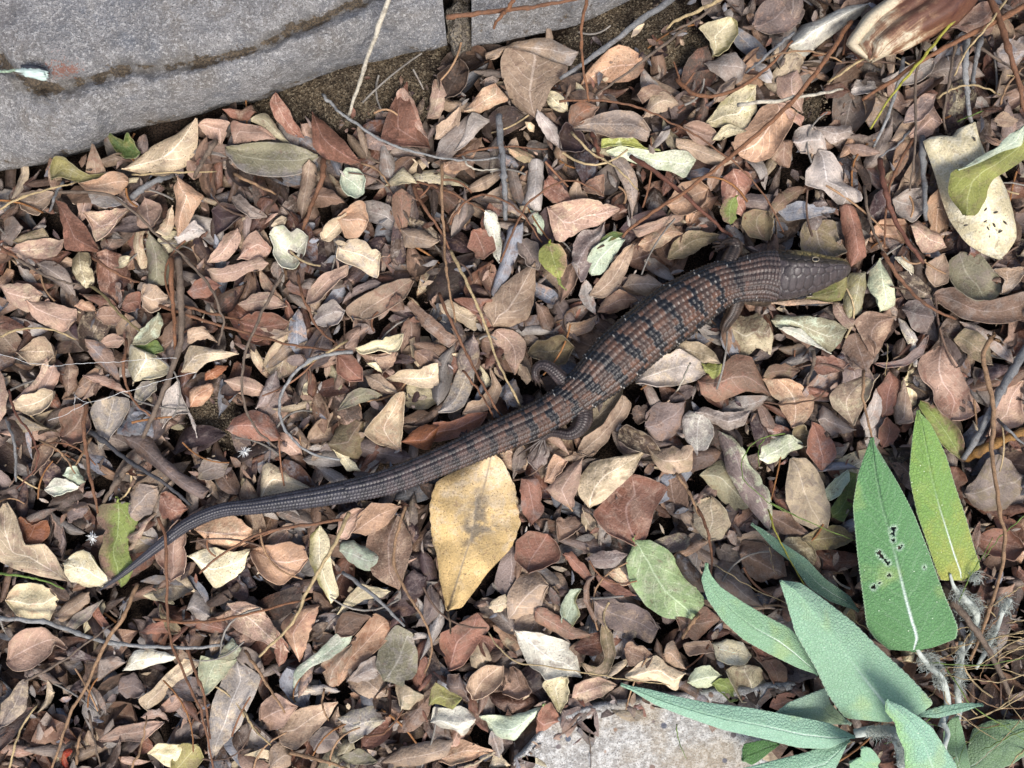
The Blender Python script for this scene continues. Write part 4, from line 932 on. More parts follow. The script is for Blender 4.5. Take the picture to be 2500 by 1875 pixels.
gb/ob f=.1 l=1|1815,1510|1870,1420 1920,1290 2020,1260 2130,1310|2210,1400|1890,1600 2000,1640 2120,1650 2210,1600
@B3
pk/tn f=.1 l=1|1955,1150|2000,1000 2090,850|2203,800|2080,1120 2203,1080
@B3
wh/cr f=.1 l=2|1385,20|1450,20 1500,80|1502,140|1430,75
@B3
mv/gy f=.25|1430,350|1480,290 1600,290|1650,390|1490,470 1600,510
@B3
mv/rd a=-.5|1255,690|1350,690 1440,660|1600,510|1330,720 1460,700 1560,640
@B3
rd/pk f=.2|870,720|880,650 980,640|1095,690|930,770 1040,740
@B3
gb/br f=.15|900,1050|930,960 1010,1010|1140,1110|960,1140 1060,1140
@B3
gb/tn f=.15|1290,270|1400,350|1390,420|1350,330
@C1 big pale pink leaf with ribbed folds and a rust coloured corner
lt/pk a=.25 f=-.1 l=3 v=1.5|430,477|380,350 300,230 200,240 110,60|40,-20|250,440 100,400 0,340 -40,150
ru/rd a=-.2 d=1|150,230|105,110 120,70|200,130|250,245 305,180 290,95
@C1 cream oval leaf at the tip of the lizard's tail
cr/wh f=.1 l=2 s=.3|690,480|620,290 560,270 470,300|405,360|640,520 560,540 440,480
@C1 yellow green two lobed leaf with a brown side under the tail tip
gr/br k=.25 f=.1 l=2 m=L s=.7|745,-20|640,-10 608,70 630,160 655,220 630,310 660,420|770,515|860,-10 895,60 850,160 800,230 810,310 838,370 820,460
@C1 crumpled cream tan leaf like a crushed box
cr/pe f=.3 l=3|45,590|100,500 220,490 330,520|370,570|110,680 200,745 300,740 335,660
@C1
pe/lt f=.12 l=2|1225,150|1340,90 1500,60|1595,150|1310,240 1440,285 1540,250
@C1 cream leaf with a thin brown stem lying across it
cr/wh f=-.1 l=3 s=.5|1185,315|1270,275 1370,265 1480,290|1580,280|1260,420 1340,540 1440,490 1540,410
@C1 peach round leaf with wrinkled face
pe/pk f=.15 l=2|1600,280|1720,240 1840,225 1920,260|1945,340|1650,390 1720,470 1800,495 1890,420
@C1 long cream leaf folded lengthwise with a brown crease
cr/ol a=.4 l=3 m=L|2020,125|1960,190 1955,330 2010,470|2100,615|2080,200 2090,300 2120,450 2150,560
@C1
pk/rd f=.12 l=1|1080,475|990,340 1000,240 1080,150|1150,80|1170,420 1190,320 1180,190
@C1
tn/br a=.8 l=2|345,690|400,620 500,560|560,545|380,745 480,690 560,620
@C1
gb/og f=.2|400,790|470,690 560,640|655,590|450,800 560,720
@C1 pinkish leaf bowed into a wide ring around a dark hollow
pk/tn a=-.5 l=2|50,980|60,860 150,780 290,755 380,810|430,900|110,1040 220,1020 330,930 350,870
@C1
gb/lt a=.4|10,1395|30,1250 110,1130|165,1070|100,1350 170,1290 180,1200
@C1 cream white leaf rolled flat below the silver stem
wh/cr a=.5 l=2|770,1050|830,930 960,915|1130,950|860,1040 1000,1010 1090,985
@C1
lt/tn a=.5 l=2|935,1300|880,1230 980,1150 1080,1040 1180,960|1270,990|1010,1240 1100,1130 1200,1070
@C1 cream green leaf with a curled olive top against the grey strip leaf
pg/cr f=.1 l=3|1285,1200|1265,1080 1290,935 1370,960|1500,970|1360,1150 1430,1070
og/mt a=.6 d=1.5|1380,975|1400,910 1470,840|1530,900|1440,985 1510,950
@C1 large stiff grey white strip leaf
gy/lt f=.15 a=.2 l=2|1340,1615|1315,1450 1340,1250 1420,1070|1500,980|1430,1500 1530,1380 1610,1200 1655,1080
@C1 peach leaf with a red shadowed fold
pe/rd f=.12 l=2|1900,985|1820,870 1765,770 1820,700 1900,640|2020,630|1950,850 1990,750
@C1
pk/lt f=-.12 v=1.5|1430,620|1560,600 1660,650 1740,770|1830,920|1420,720 1550,800 1700,880
@C1 pale mint grey leaf twisted into a narrow band
mt/wh a=.4 l=3|2240,800|2140,790 2060,870 1960,960 1860,1040|1865,1148|2200,890 2100,960 1980,1010 1900,1085
@C1 tan brown leaf, smooth and pointed, near the foot of the litter
tn/br f=-.12 l=2|1755,1420|1830,1320 1950,1260 2050,1240|2140,1240|1800,1500 1880,1530 1980,1440 2080,1340
@C1
pk/br f=.15|1650,1360|1650,1250 1750,1180|1880,1270|1690,1430 1800,1380
@C1 olive yellow leaf curled like a shell
cr/ol f=.1 l=2|950,1560|1000,1500 1100,1510|1220,1505|1000,1610 1080,1665
ol/ob a=-.3 d=.5|1090,1690|1080,1580 1150,1500|1260,1500|1200,1700 1290,1600
@C1 brick red curl of leaf among grey litter
re/ru a=.5 l=2|420,1690|385,1610 400,1550|470,1535|440,1650 425,1590 455,1570
@C1
tn/ru f=.2|2070,1200|2040,1080 2030,1000 2120,930|2230,880|2130,1140 2203,1050
@C1
tn/gb f=.15|1700,1659|1710,1530 1780,1480|1840,1580|1780,1690 1830,1660
@C1
gb/mv f=.15|1960,1480|2020,1410 2120,1390|2160,1500|2010,1570 2100,1570
@C1
mv/br a=.5|750,1170|760,1090 850,1060|920,1170|800,1220 880,1200
@C1
pk/gb f=.2|630,1480|760,1390 900,1370|1040,1370|740,1500 900,1490
@C1
lt/gb f=.2|240,1310|300,1190 300,1100|340,1180|300,1280
@C1
gb/br a=.4|640,960|730,950|800,990|600,1120 660,1090 740,1030
@C1
rd/br a=.5|885,800|960,740 1060,740|1125,790|930,820 1040,820
@C1
lm/gy f=.25|1180,660|1220,540 1290,590|1330,700|1230,720 1290,730
@C1
pk/lm a=.5|895,1335|940,1290 1010,1285|1070,1360|930,1360 1000,1345
@C2 brown leaf with pinholes and a pointed foot
br/tn f=.1 l=2 s=1|390,537|230,430 180,280 190,170|380,50|420,440 460,300 465,190
@C2 pale mint grey leaf rolled with an open dark end
mt/gy a=.6 l=3|5,290|20,230 100,215 200,280|285,320|60,360 150,400 210,410 270,370
@C2
cr/lt f=.2 l=2|0,690|60,580 150,490|330,540|80,650 170,590 280,580
@C2 olive grey leaf twisted in two lobes with pale veins
og/gy a=.3 l=3 v=1.5|300,1100|240,1000 270,880 370,755|470,810|420,1130 500,1060 500,920
lt/og f=.15|400,1297|350,1130 420,1130|545,1200|460,1290 540,1240
@C2 small yellow olive leaf folded like a pod
ol/yg a=.5 l=3 z=17|575,1260|590,1160 620,1115 700,1170|785,1220|640,1270 720,1305
@C2 crumpled white grey leaf with pale veins and pointed lobes
wh/gy f=.3 l=3|585,1370|610,1270 700,1280 780,1260 860,1320|910,1330|650,1410 740,1440 790,1495 860,1390
@C2 pale green leaf shaped like a boat at the edge of the slab
mt/pg a=.2 l=4|1302,1265|1180,1310 1060,1335 960,1320|868,1332|1220,1370 1120,1480 1000,1470 930,1385
@C2
gy/cr f=.15 l=2|0,1340|100,1290 220,1270|300,1360|60,1420 90,1480 200,1430
@C2 large bleached white grey leaf with brown smudges
wh/gb f=.12 l=2|1115,785|1270,790 1400,850 1500,900|1545,1090|1140,880 1200,990 1290,1100 1400,1070
@C2 small cream leaf peppered with brown specks
cr/ol f=.15 l=4 s=1|1400,1307|1350,1220 1295,1130 1340,1080|1450,1080|1450,1230 1465,1140
@C2
br/rd a=.4 l=3|1245,660|1290,640 1390,690 1500,770|1615,820|1250,740 1360,800 1480,850
@C2 greenish leaf curled upright with a dark olive inside
mt/ol a=-.5 l=3 m=R|1540,525|1470,530 1410,630|1420,745|1500,600 1530,690 1470,772
@C2
br/gb a=.5 l=3|1640,430|1570,470 1550,600|1630,747|1590,500 1600,620 1650,700
@C2 olive tan leaf curled like a hook
ob/tn a=-.4 l=3|1670,740|1660,850 1690,960 1640,1020|1540,995|1730,800 1757,940 1700,1072 1600,1078
@C2 broad grey pink leaf beside the green oval leaf
mv/tn f=-.1 l=2|1620,590|1720,575 1860,620 1960,670|2030,780|1620,680 1700,770 1850,830 1990,882
@S pale green oval leaf with curved veins
fg/pg k=.2 f=.1 a=.12 l=4 s=.3 v=1.2|1550,1320|1530,1372 1540,1425 1575,1478 1625,1508|1690,1514|1590,1318 1635,1345 1665,1395 1700,1435 1725,1468
@C2 reddish brown leaf with a ragged edge at the foot of the yellow leaf
rd/br f=.15 l=2|700,1045|640,930 640,820 720,770|880,680|800,1000 870,900 960,790
@C2
tn/gb f=.25|1080,720|1070,560 1150,440 1250,400|1330,500|1170,750 1280,650
@C2 brown leaf cupped into a round bowl
tn/br a=-.5 l=2|860,1225|815,1140 850,1060 930,1010|1045,1010|940,1200 1040,1110
@C2 reddish brown leaf cupped with a dark smear inside
rd/br a=-.4 l=2|1200,412|1120,330 1130,220 1210,165|1330,180|1300,390 1400,340 1412,260
@C2
rd/dr a=.4|1420,300|1480,290 1560,370|1620,470|1480,390 1560,470
@C2
mv/gy a=.4 l=2|1565,330|1650,290 1760,280|1830,310|1620,390 1740,400
@C2 mauve red torn leaf at the corner of the slab
mv/rd f=.15 l=2|1420,1290|1410,1390 1450,1460|1470,1522|1540,1280 1560,1450
@C2
rd/br f=.3|1255,1340|1290,1260 1350,1240|1410,1360|1260,1440 1280,1515 1350,1400
@C2
pk/lt f=.2|1480,1200|1500,1110 1650,1085|1770,1145|1560,1240 1680,1200
@C2 peach leaf with a stout pale stalk at the slab's edge
pe/lt f=-.15 l=2 v=1.5|635,1610|700,1530 800,1490|1000,1555|720,1640 850,1610
@C2
tn/gb a=.6|270,1630|400,1530 600,1490|730,1480|380,1665 560,1630 700,1580
@C2
lt/cr f=.3|960,1640|1000,1560|1090,1640|1000,1700
@C2
og/gy f=.1|0,1590|130,1540|250,1620|60,1635 160,1640
@C2 light tan leaf with a sharp crease beside the sage's lowest leaf
lt/tn f=.3 l=3|1815,1080|1920,980 2010,940 2100,1010|2203,1060|1900,1100 2030,1100 2140,1172
@C2
br/tn a=-.4|1815,900|1850,850 1930,880|1990,950|1840,1010 1930,1030
@C2
tn/pe a=.4 l=2|2060,940|2080,870 2130,860|2203,1030|2090,1010 2150,1030
@C2
mv/gb f=.15|490,765|540,680 560,540|590,500|560,760 640,690 640,580
@C2
pe/ru f=.15|0,1140|0,960 90,850 230,680|330,740|100,1040 220,940 320,840
@C2 small cream pink fragment of leaf below the yellow leaf
lt/cr f=.1 l=3|950,640|980,590 1060,560|1080,640|1005,682
@C2
pu/mv a=.5|400,580|400,500 470,410|560,450|480,600 550,560
@C2
pk/tn f=.15|0,200|20,60 100,20|170,20|60,210 130,100
@C2
pe/pk f=.15|90,170|130,60 220,-20|400,0|180,190 290,140
@C2
br/pk f=.2|1040,1180|1090,1030|1100,1020|1150,1200 1230,1180 1160,1060
@C2
mv/br f=.2|690,1140|700,1060|770,1070|720,1190 830,1230
@C2
gb/gy f=.2|60,1110|150,990 240,950|270,1050|130,1120 220,1100
@C2
br/db a=.4|1380,100|1400,70 1500,70|1550,120|1400,220 1480,180
@C2
rd/dr a=.3|1630,440|1700,450|1880,560|1650,500 1780,580
@C2
pe/cr f=.15|1710,420|1780,390|1850,490|1750,470 1800,500
@C3 pale tan rounded leaf beside a thin brown stalk
lt/cr a=.2 l=2|190,212|110,120 130,-20|230,-60|280,205 345,120 310,30
@C3 small olive tan leaf leaning on a narrow sage leaf
ob/cr f=.1 l=4|650,260|700,200 780,190 860,260|885,350|740,290 820,320 870,392
@C3
ob/ol f=.1 l=2|790,210|900,140 1040,125|1145,200|870,280 1000,285 1090,250
@C3 bright cream folded leaf on dark reddish leaves
cp/wh a=.4 l=3|230,870|330,840 430,870|480,940|250,960 330,990 430,985
tn/br a=-.3 d=-1|50,880|120,850 200,840|240,920|80,950 150,930
@C3
br/rd a=.3 l=2|660,1217|620,1120 560,1020 490,950|630,965|710,1140 705,1030
dr/rd a=-.2|480,890|560,890|630,960|540,975
@C3 cream leaf eaten to a lacy skeleton on the slab
cr/br f=.2 l=3 s=1|500,1257|410,1230 340,1100 310,1030|440,1000|570,1220 600,1120 540,1030
@C3 torn pale green scraps of leaf on the slab
pg/mt f=.2 l=2|70,1110|120,1020 200,1000|290,1080|130,1160 230,1150
gr/dg f=.1|230,1130|260,1100 340,1090|390,1220|290,1190 340,1240
@C3
br/gb f=.3 l=1|400,300|430,220 560,240 690,330|700,450|450,440 560,500
@C3
gb/br f=.2 l=1|240,420|300,330 400,380|560,640|270,560 400,640
@C3
br/rd f=.12 l=1|0,700|90,650 200,640|280,720|40,830 150,840
@C3
rd/br f=.2 l=1|1900,200|1990,140 2100,150|2190,260|1960,300 2090,330
'''
def leaf_patch(base, left, tip, right, z0, a=0., f=0., b=0., n=14, m=9, seed=0, wave=1.0, tilt=(0, 0), rag=0.0, crease=1.0):
    """ruled leaf blade between its two traced edges; z in metres. returns V (n*m x 3), uv, w"""
    L = cr([base, *left, tip], n, .004, .7); R = cr([base, *right, tip], n, .004, .7)
    r_ = np.random.default_rng(seed)
    if crease and abs(a) < .32: a += crease * r_.choice([-1, -1, 1]) * r_.uniform(.05, .5)
    if abs(a) > .55: v = np.sin(np.linspace(-1.35, 1.35, m)); v /= v[-1]
    else: v = np.linspace(-1, 1, m)
    P = L[:, None] * ((1 - v) / 2)[None, :, None] + R[:, None] * ((1 + v) / 2)[None, :, None]
    if rag:
        for e_ in (0, -1):
            q = r_.normal(0, rag, (n, 2)); q[1:-1] = .5 * q[1:-1] + .25 * (q[:-2] + q[2:]); P[:, e_] += q
            if r_.random() < .45:                 # a bite or tear in the margin
                k_ = r_.integers(1, n - 1); wd_ = r_.integers(1, max(2, n // 8) + 1); dp = r_.uniform(.08, .30); in_ = np.exp(-((np.arange(n) - k_) / wd_) ** 2)[:, None] * dp
                P[:, e_] += (P[:, m // 2] - P[:, e_]) * in_; j_ = 1 if e_ == 0 else -2; P[:, j_] += (P[:, m // 2] - P[:, j_]) * in_ * .8
    W = pw(P, z0); hw = np.linalg.norm(pw(L, z0) - pw(R, z0), axis=1) / 2
    wmax = max(hw.max(), 1e-4); hw_s = .35 * wmax + .65 * hw
    ln = np.linalg.norm(pw(np.array(tip), z0) - pw(np.array(base), z0)); t = np.linspace(0, 1, n)
    z = np.zeros((n, m))
    z += a * hw_s[:, None] * (np.sqrt(np.maximum(0, 1.0 - (.985 * v[None]) ** 2)) - .62)
    z -= f * hw_s[:, None] * (np.abs(v[None]) - .5) * -1 if f < 0 else f * hw_s[:, None] * (np.abs(v[None]) - .5)
    z += b * ln * (.25 - (t[:, None] - .5) ** 2)
    ph = r_.uniform(0, 6.28, 6)
    z += wave * wmax * (.10 * np.sin(t * 7 + ph[0])[:, None] * v[None] + .06 * np.sin(t * 13 + ph[1])[:, None] * v[None] ** 2 + .05 * np.sin(t * 5 + ph[2])[:, None] + .05 * np.sin(4 * v + ph[3])[None] * np.sin(t * 4 + ph[4])[:, None])
    if crease: z += crease * r_.uniform(-.7, .7) * (t[:, None] - .5) * v[None] * hw_s[:, None] + crease * r_.uniform(-.14, .14) * ln * (.25 - (t[:, None] - .5) ** 2) * 2
    crease *= min(1.0, .0085 / (ln / 2 + 1e-6))
    if crease:
        for _ in range(2):
            an = r_.uniform(0, 6.28); pc = W[r_.integers(1, n - 1), r_.integers(1, m - 1)]; dd = (W[..., 0] - pc[0]) * math.cos(an) + (W[..., 1] - pc[1]) * math.sin(an)
            q = crease * r_.uniform(-.26, .26) * np.abs(dd); z += q - q.mean()
        for s_ in (-1, 1):
            z += crease * r_.uniform(-.35, .9) * hw_s[:, None] * (np.clip(s_ * v - .5, 0, 1) / .5)[None] ** 2 * (.5 + .5 * np.sin(t * r_.uniform(2, 6) + r_.uniform(0, 6)))[:, None]
    z += tilt[0] * (t[:, None] - .5) * ln + tilt[1] * v[None] * hw_s[:, None]
    V = np.concatenate([W, (z0 + z)[..., None]], -1)
    V[..., 2] = np.maximum(V[..., 2], -.0045)
    uv = np.stack(np.broadcast_arrays(t[:, None], (v[None] + 1) / 2), -1)
    return V.reshape(-1, 3), uv.reshape(-1, 2)
def mixw(mode, uv):
    u, v = uv[:, 0], uv[:, 1] * 2 - 1
    if mode == 'R': return np.clip((v - .25) * 1.3, 0, 1) + .05
    if mode == 'L': return np.clip((-v - .05) * 1.6, 0, 1) + .05
    if mode == 'T': return np.clip((u - .35) * 1.6, 0, 1)
    if mode == 'N': return np.full(len(u), .55)
    return np.full(len(u), .30)
LM = [((700, 190), 'the stone kerb'), ((250, 330), 'the stone kerb'), ((760, 210), 'the bare sandy soil'), ((900, 130), 'the upright white straw'), ((1270, 170), 'the big tan leaf with a folded top'), ((1560, 70), 'the grey stick by the soil'),
      ((1240, 420), 'the short grey stick'), ((1420, 540), 'the broad pinkish tan leaf'), ((1290, 640), 'the yellow green heart leaf'), ((1500, 600), 'the pale mint leaf'), ((1580, 390), 'the long pale green leaf'), ((1850, 260), 'the speckled cream leaf'),
      ((1860, 330), 'the large peach leaf'), ((2080, 420), 'the bleached mauve leaf'), ((1770, 510), 'the small bright green leaf'), ((2220, 80), 'the streaked sheath'), ((2000, 60), 'the papery white leaf'), ((2360, 480), 'the big pale cream leaf'), ((2230, 250), 'the yellow grass stem'), ((2110, 340), 'the yellow grass stem'),
      ((243, 1440), "the lizard's tail tip"), ((560, 1245), "the thin end of the lizard's tail"), ((850, 1195), "the lizard's tail"), ((1150, 1095), "the thick base of the lizard's tail"), ((1330, 910), "the lizard's curled hind foot"), ((1330, 1075), "the lizard's stretched hind toes"), ((1540, 850), "the lizard's belly"), ((1680, 740), "the lizard's shoulders"), ((1770, 600), "the lizard's front foot"), ((1940, 670), "the lizard's head"), ((2080, 655), "the lizard's snout"),
      ((1160, 1300), 'the golden yellow leaf'), ((1620, 1420), 'the pale green oval leaf'), ((1530, 1280), 'the brick pink leaf'), ((1450, 1800), 'the concrete slab'), ((1250, 1840), 'the concrete slab'), ((1900, 1500), 'the woolly sage leaves'), ((2150, 1300), 'the tall green sage leaf'), ((2300, 1250), 'the yellowish sage leaf'), ((2440, 1100), 'the tall forked brown stem'), ((1440, 1620), 'the bleached white leaf'),
      ((330, 1310), 'the two lobed green leaf'), ((70, 1330), 'the big ribbed pink leaf'), ((80, 1480), 'the crushed cream leaf'), ((440, 1580), 'the silver reed'), ((200, 1700), 'the long straw'), ((560, 1700), 'the grey white strip leaf'), ((600, 1430), 'the cream leaf with a stem across'), ((390, 900), 'the grey brown twig'), ((420, 740), 'the grey brown twig'), ((340, 860), 'the sage green folded leaf'), ((700, 990), 'the silver curved stem'), ((700, 600), 'the curled white cup leaf'), ((200, 650), 'the cocoon shaped leaf'), ((440, 1130), 'the long rolled purple leaf'), ((120, 900), 'the spoon shaped leaf'), ((860, 920), 'the leaf with bright cream edges'), ((1080, 720), 'the large tan brown leaf'), ((1200, 860), 'the crossing dry stems'), ((2240, 880), 'the broad shouldered pink leaf'), ((2390, 680), 'the saucer shaped leaf'), ((1990, 830), 'the folded grey green leaf'), ((1830, 820), 'the blotched cream leaf'), ((1960, 990), 'the light peach leaf'), ((1830, 1130), 'the rose leaf with a green edge'), ((950, 1640), 'the twisted olive grey leaf'), ((1110, 1760), 'the crumpled white leaf'), ((1250, 1770), 'the boat shaped green leaf'), ((40, 1100), 'the thin red curved stem'), ((900, 1700), 'the pointed tan leaf')]
LMP = np.array([p for p, _ in LM], float)
def near(c):
    d = np.linalg.norm(LMP - np.asarray(c), axis=1); out = []
    for i in np.argsort(d):
        if LM[i][1] not in out: out.append(LM[i][1])
        if len(out) == 4: break
    return out
def pick(words, c, extra=()):
    """first label not yet taken: by look, then by the neighbours it lies between"""
    a = near(c); rel = [f'beside {a[0]}', f'between {a[0]} and {a[1]}', f'between {a[0]} and {a[2]}', f'beside {a[1]}', f'between {a[1]} and {a[2]}', f'between {a[0]} and {a[3]}']
    for w_ in (words, *extra):
        for q in rel:
            lab = f'{w_} {q}'
            if len(lab.split()) <= 16 and lab not in LABELS: return lab
    return f'{words} {rel[0]}'
def leaf_words(sp, poly):
    P = np.asarray(poly); d = P - P.mean(0); ev = np.sqrt(np.linalg.eigvalsh(np.cov(d.T))); asp = ev[0] / ev[1]; ln = np.ptp(d @ np.linalg.eigh(np.cov(d.T))[1][:, 1])
    size = 'large ' if ln > 150 else ('small ' if ln < 85 else ''); form = 'narrow ' if asp < .38 else ('broad ' if asp > .68 else '')
    return f"{size}{PAL[sp['c']][1]} {form}{SHAPE(sp.get('a', 0), sp.get('f', 0))} leaf"
LABELS = {}
def add_label(o, lab, cat, group):
    """keep labels apart: alike things between the same neighbours share one label and one group"""
    LABELS.setdefault(lab, []).append(o); tag(o, lab, cat, group)
GX = 10; HT = np.zeros((260, 330)); COV = np.zeros((260, 330), bool)     # height and cover of the litter, 10 px cells, origin (-400,-350)
def raster(poly):
    P = np.asarray(poly, float); x0, y0 = np.floor((P.min(0) + (400, 350)) / GX).astype(int); x1, y1 = np.ceil((P.max(0) + (400, 350)) / GX).astype(int)
    x0, y0 = max(0, x0), max(0, y0); x1, y1 = min(329, x1), min(259, y1)
    if x1 <= x0 or y1 <= y0: return None
    X, Y = np.meshgrid((np.arange(x0, x1) + .5) * GX - 400, (np.arange(y0, y1) + .5) * GX - 350); ins = np.zeros(X.shape, bool); q = np.roll(P, 1, 0)
    for (ax, ay), (bx, by) in zip(P, q):
        if ay == by: continue
        ins ^= ((ay > Y) != (by > Y)) & (X < (bx - ax) * (Y - ay) / (by - ay) + ax)
    return (slice(y0, y1), slice(x0, x1)), ins
def stack(poly, lo=.0075, hi=.0155, step=.0009):
    g = raster(poly)
    if g is None or not g[1].any(): return lo
    sl, ins = g; h = HT[sl][ins]; z = min(hi, max(lo, np.percentile(h, 60) + step)); HT[sl][ins] = np.maximum(h, z + .0004); COV[sl] |= ins
    return z
lz_poly = []
_st = np.array(ST); lzC = cr(_st, 300)
def near_lizard(c):
    d = np.hypot(lzC[:, 0] - c[0], lzC[:, 1] - c[1]) - lzC[:, 2]; return d.min()
SHAPE = lambda a, f: 'rolled' if a >= .65 else ('arched' if a >= .35 else ('cupped' if a <= -.3 else ('creased' if abs(f) >= .22 else 'flat')))
def thick(V, n, m, t):
    """closed thin blade with hard rims: top, underside and rim strips with their own vertices"""
    G = V.reshape(n, m, 3); du = np.gradient(G, axis=0); dv = np.gradient(G, axis=1); N_ = np.cross(du, dv); N_ /= np.linalg.norm(N_, axis=2, keepdims=True) + 1e-12
    if N_[..., 2].sum() < 0: N_ = -N_; flip = True
    else: flip = False
    B = (G - N_ * t).reshape(-1, 3); idx = np.arange(n * m).reshape(n, m); loop = np.r_[idx[0, :-1], idx[:-1, -1], idx[-1, :0:-1], idx[:0:-1, 0]]; k = len(loop)
    F = gridF(n, m); Ft, Fb = (F[:, ::-1], F + n * m) if flip else (F, F[:, ::-1] + n * m)
    # grid winding: du x dv up means rows then columns are clockwise from above
    Ft, Fb = (F[:, ::-1] if not flip else F), ((F if not flip else F[:, ::-1]) + n * m)
    o = 2 * n * m; j = np.arange(k); jn = (j + 1) % k; R_ = np.stack([o + j, o + jn, o + k + jn, o + k + j], -1)
    if flip: R_ = R_[:, ::-1]
    src = np.r_[np.arange(n * m), np.arange(n * m), loop, loop]
    return np.vstack([V, B, V[loop], B[loop]]), np.vstack([Ft, Fb, R_]).astype(np.int32), src
def build_leaf_obj(patches, label, seed, cat='leaf', group=None, rag=1.5):
    """patches: list of (spec dict, base, left, tip, right, z)"""
    Vs, Fs, Us, C1, C2, Pr = [], [], [], [], [], []; off = 0
    for i, (sp, ba, le, ti, ri, z) in enumerate(patches):
        n, m = (110, 90) if sp['c'] == 'ye' else (26, 12)
        V, uv = leaf_patch(ba, le, ti, ri, z, sp.get('a', 0), sp.get('f', 0) * (1 + .8 * sp.get('k', 1)), sp.get('b', 0), n, m, seed + i * 17, sp.get('w', 1), sp.get('tilt', (0, 0)), rag, sp.get('k', 1))
        V, F_, src = thick(V, n, m, .00026); uv = uv[src]; Vs.append(V); Fs.append(F_ + off); Us.append(uv); off += len(V); r_ = np.random.default_rng(seed)
        jit = 1 + (r_.uniform(-.24, .20) if sp['c'] not in ('ye', 'cp', 'wh') else 0); C1.append(np.tile(np.array(PAL[sp['c']][0]) * jit, (len(V), 1))); C2.append(np.tile(np.array(PAL[sp['c2']][0]) * jit, (len(V), 1)))
        Pr.append(np.c_[np.full(len(V), sp.get('v', .9)), np.full(len(V), sp.get('s', .15)), mixw(sp.get('m', ''), uv), np.full(len(V), r_.uniform(0, 1))])
    V = np.vstack(Vs); c = V.mean(0); c[2] = V[:, 2].min()
    F = np.vstack(Fs)
    o = mesh_obj('dead_leaf', V - c, F, MAT['leaf'], None, dict(Col=np.vstack(C1), Col2=np.vstack(C2), Par=np.vstack(Pr)), np.vstack(Us)); o.location = c
    add_label(o, label, cat, group); return o
def parse_leaves():
    out = []; cur = None
    for ln in LEAVES.strip().splitlines():
        if ln.startswith('@'):
            t, _, lab = ln[1:].partition(' '); cur = [t, lab.strip(), []]; out.append(cur)
        else:
            f = ln.split('|'); sp = {}; toks = f[0].split(); sp['c'], _, sp['c2'] = toks[0].partition('/')
            sp['c2'] = sp['c2'] or sp['c']
            for k in toks[1:]:
                a, b = k.split('='); sp[a] = b if a == 'm' else float(b)
            P = [px(cur[0], q) for q in f[1:5]]; cur[2].append((sp, P[0][0], P[1], P[2][0], P[3]))
    return out
NLEAF = 0
allv = parse_leaves(); allv.sort(key=lambda e: e[2][0][0].get('l', 1.5))
for e_i, (t_, lab, pats) in enumerate(allv):
    lvl = pats[0][0].get('l', 1.5); done = []
    z0 = None
    for k_, (sp, ba, le, ti, ri) in enumerate(pats):
        poly = [ba, *le, ti, *ri[::-1]]; c = np.mean(poly, 0)
        hi = .0155 if lvl < 3 else .0185
        if near_lizard(c) < 12: hi = .0112
        if k_ == 0: z0 = stack(poly, .0080, hi); z0 = sp.get('z', z0 * 1000) * .001; z = z0
        else:
            g = raster(poly); z = z0 + sp.get('d', .5) * .001
            if g is not None: COV[g[0]] |= g[1]; HT[g[0]][g[1]] = np.maximum(HT[g[0]][g[1]], z)
        done.append((sp, ba, le, ti, ri, z))
    sp0 = pats[0][0]; c = np.mean([pats[0][1], *pats[0][2], pats[0][3], *pats[0][4]], 0); grp = None
    if not lab:
        lab = pick(leaf_words(sp0, [pats[0][1], *pats[0][2], pats[0][3], *pats[0][4]]), c)
    build_leaf_obj(done, lab, 1000 + e_i * 31, group='dead leaves of the litter'); NLEAF += 1
gl_ = next(o for o in COL.objects if o.get('label', '').startswith('large golden yellow'))
def stain():
    me = gl_.data; n_ = len(me.vertices); a = np.empty(n_ * 4, np.float32); at = me.attributes['Col']; at.data.foreach_get('color', a); a = a.reshape(-1, 4)
    b = np.empty(n_ * 4, np.float32); a2 = me.attributes['Col2']; a2.data.foreach_get('color', b); b = b.reshape(-1, 4)
    for i, v in enumerate(me.vertices):
        q = v.co + gl_.location; X, Y = q.x / (S * (ZC - q.z) / D) + 1250, 937.5 - q.y / (S * (ZC - q.z) / D)
        mx = np.interp(Y, [1110, 1230, 1290, 1345, 1390, 1490], [1200, 1172, 1155, 1140, 1125, 1093]); d = abs(X - mx); t = math.exp(-((Y - 1275) / 62) ** 2)
        k = t * math.exp(-(d / 24) ** 2) + .75 * math.exp(-((Y - 1290) / 16) ** 2 - ((X - 1185) / 38) ** 2) + .35 * math.exp(-((Y - 1200) / 30) ** 2 - ((X - 1165) / 12) ** 2)
        k *= max(0, min(1.3, .85 + 1.6 * fbm(X * S, Y * S, 5, 420, 4))); k = max(0, min(.85, k), .7 * math.exp(-(d / 2.6) ** 2))
        for c_ in (a, b): c_[i, :3] = c_[i, :3] * (1 - k) + np.array(lin('#6d6458')) * k
    at.data.foreach_set('color', a.ravel()); a2.data.foreach_set('color', b.ravel())
stain()
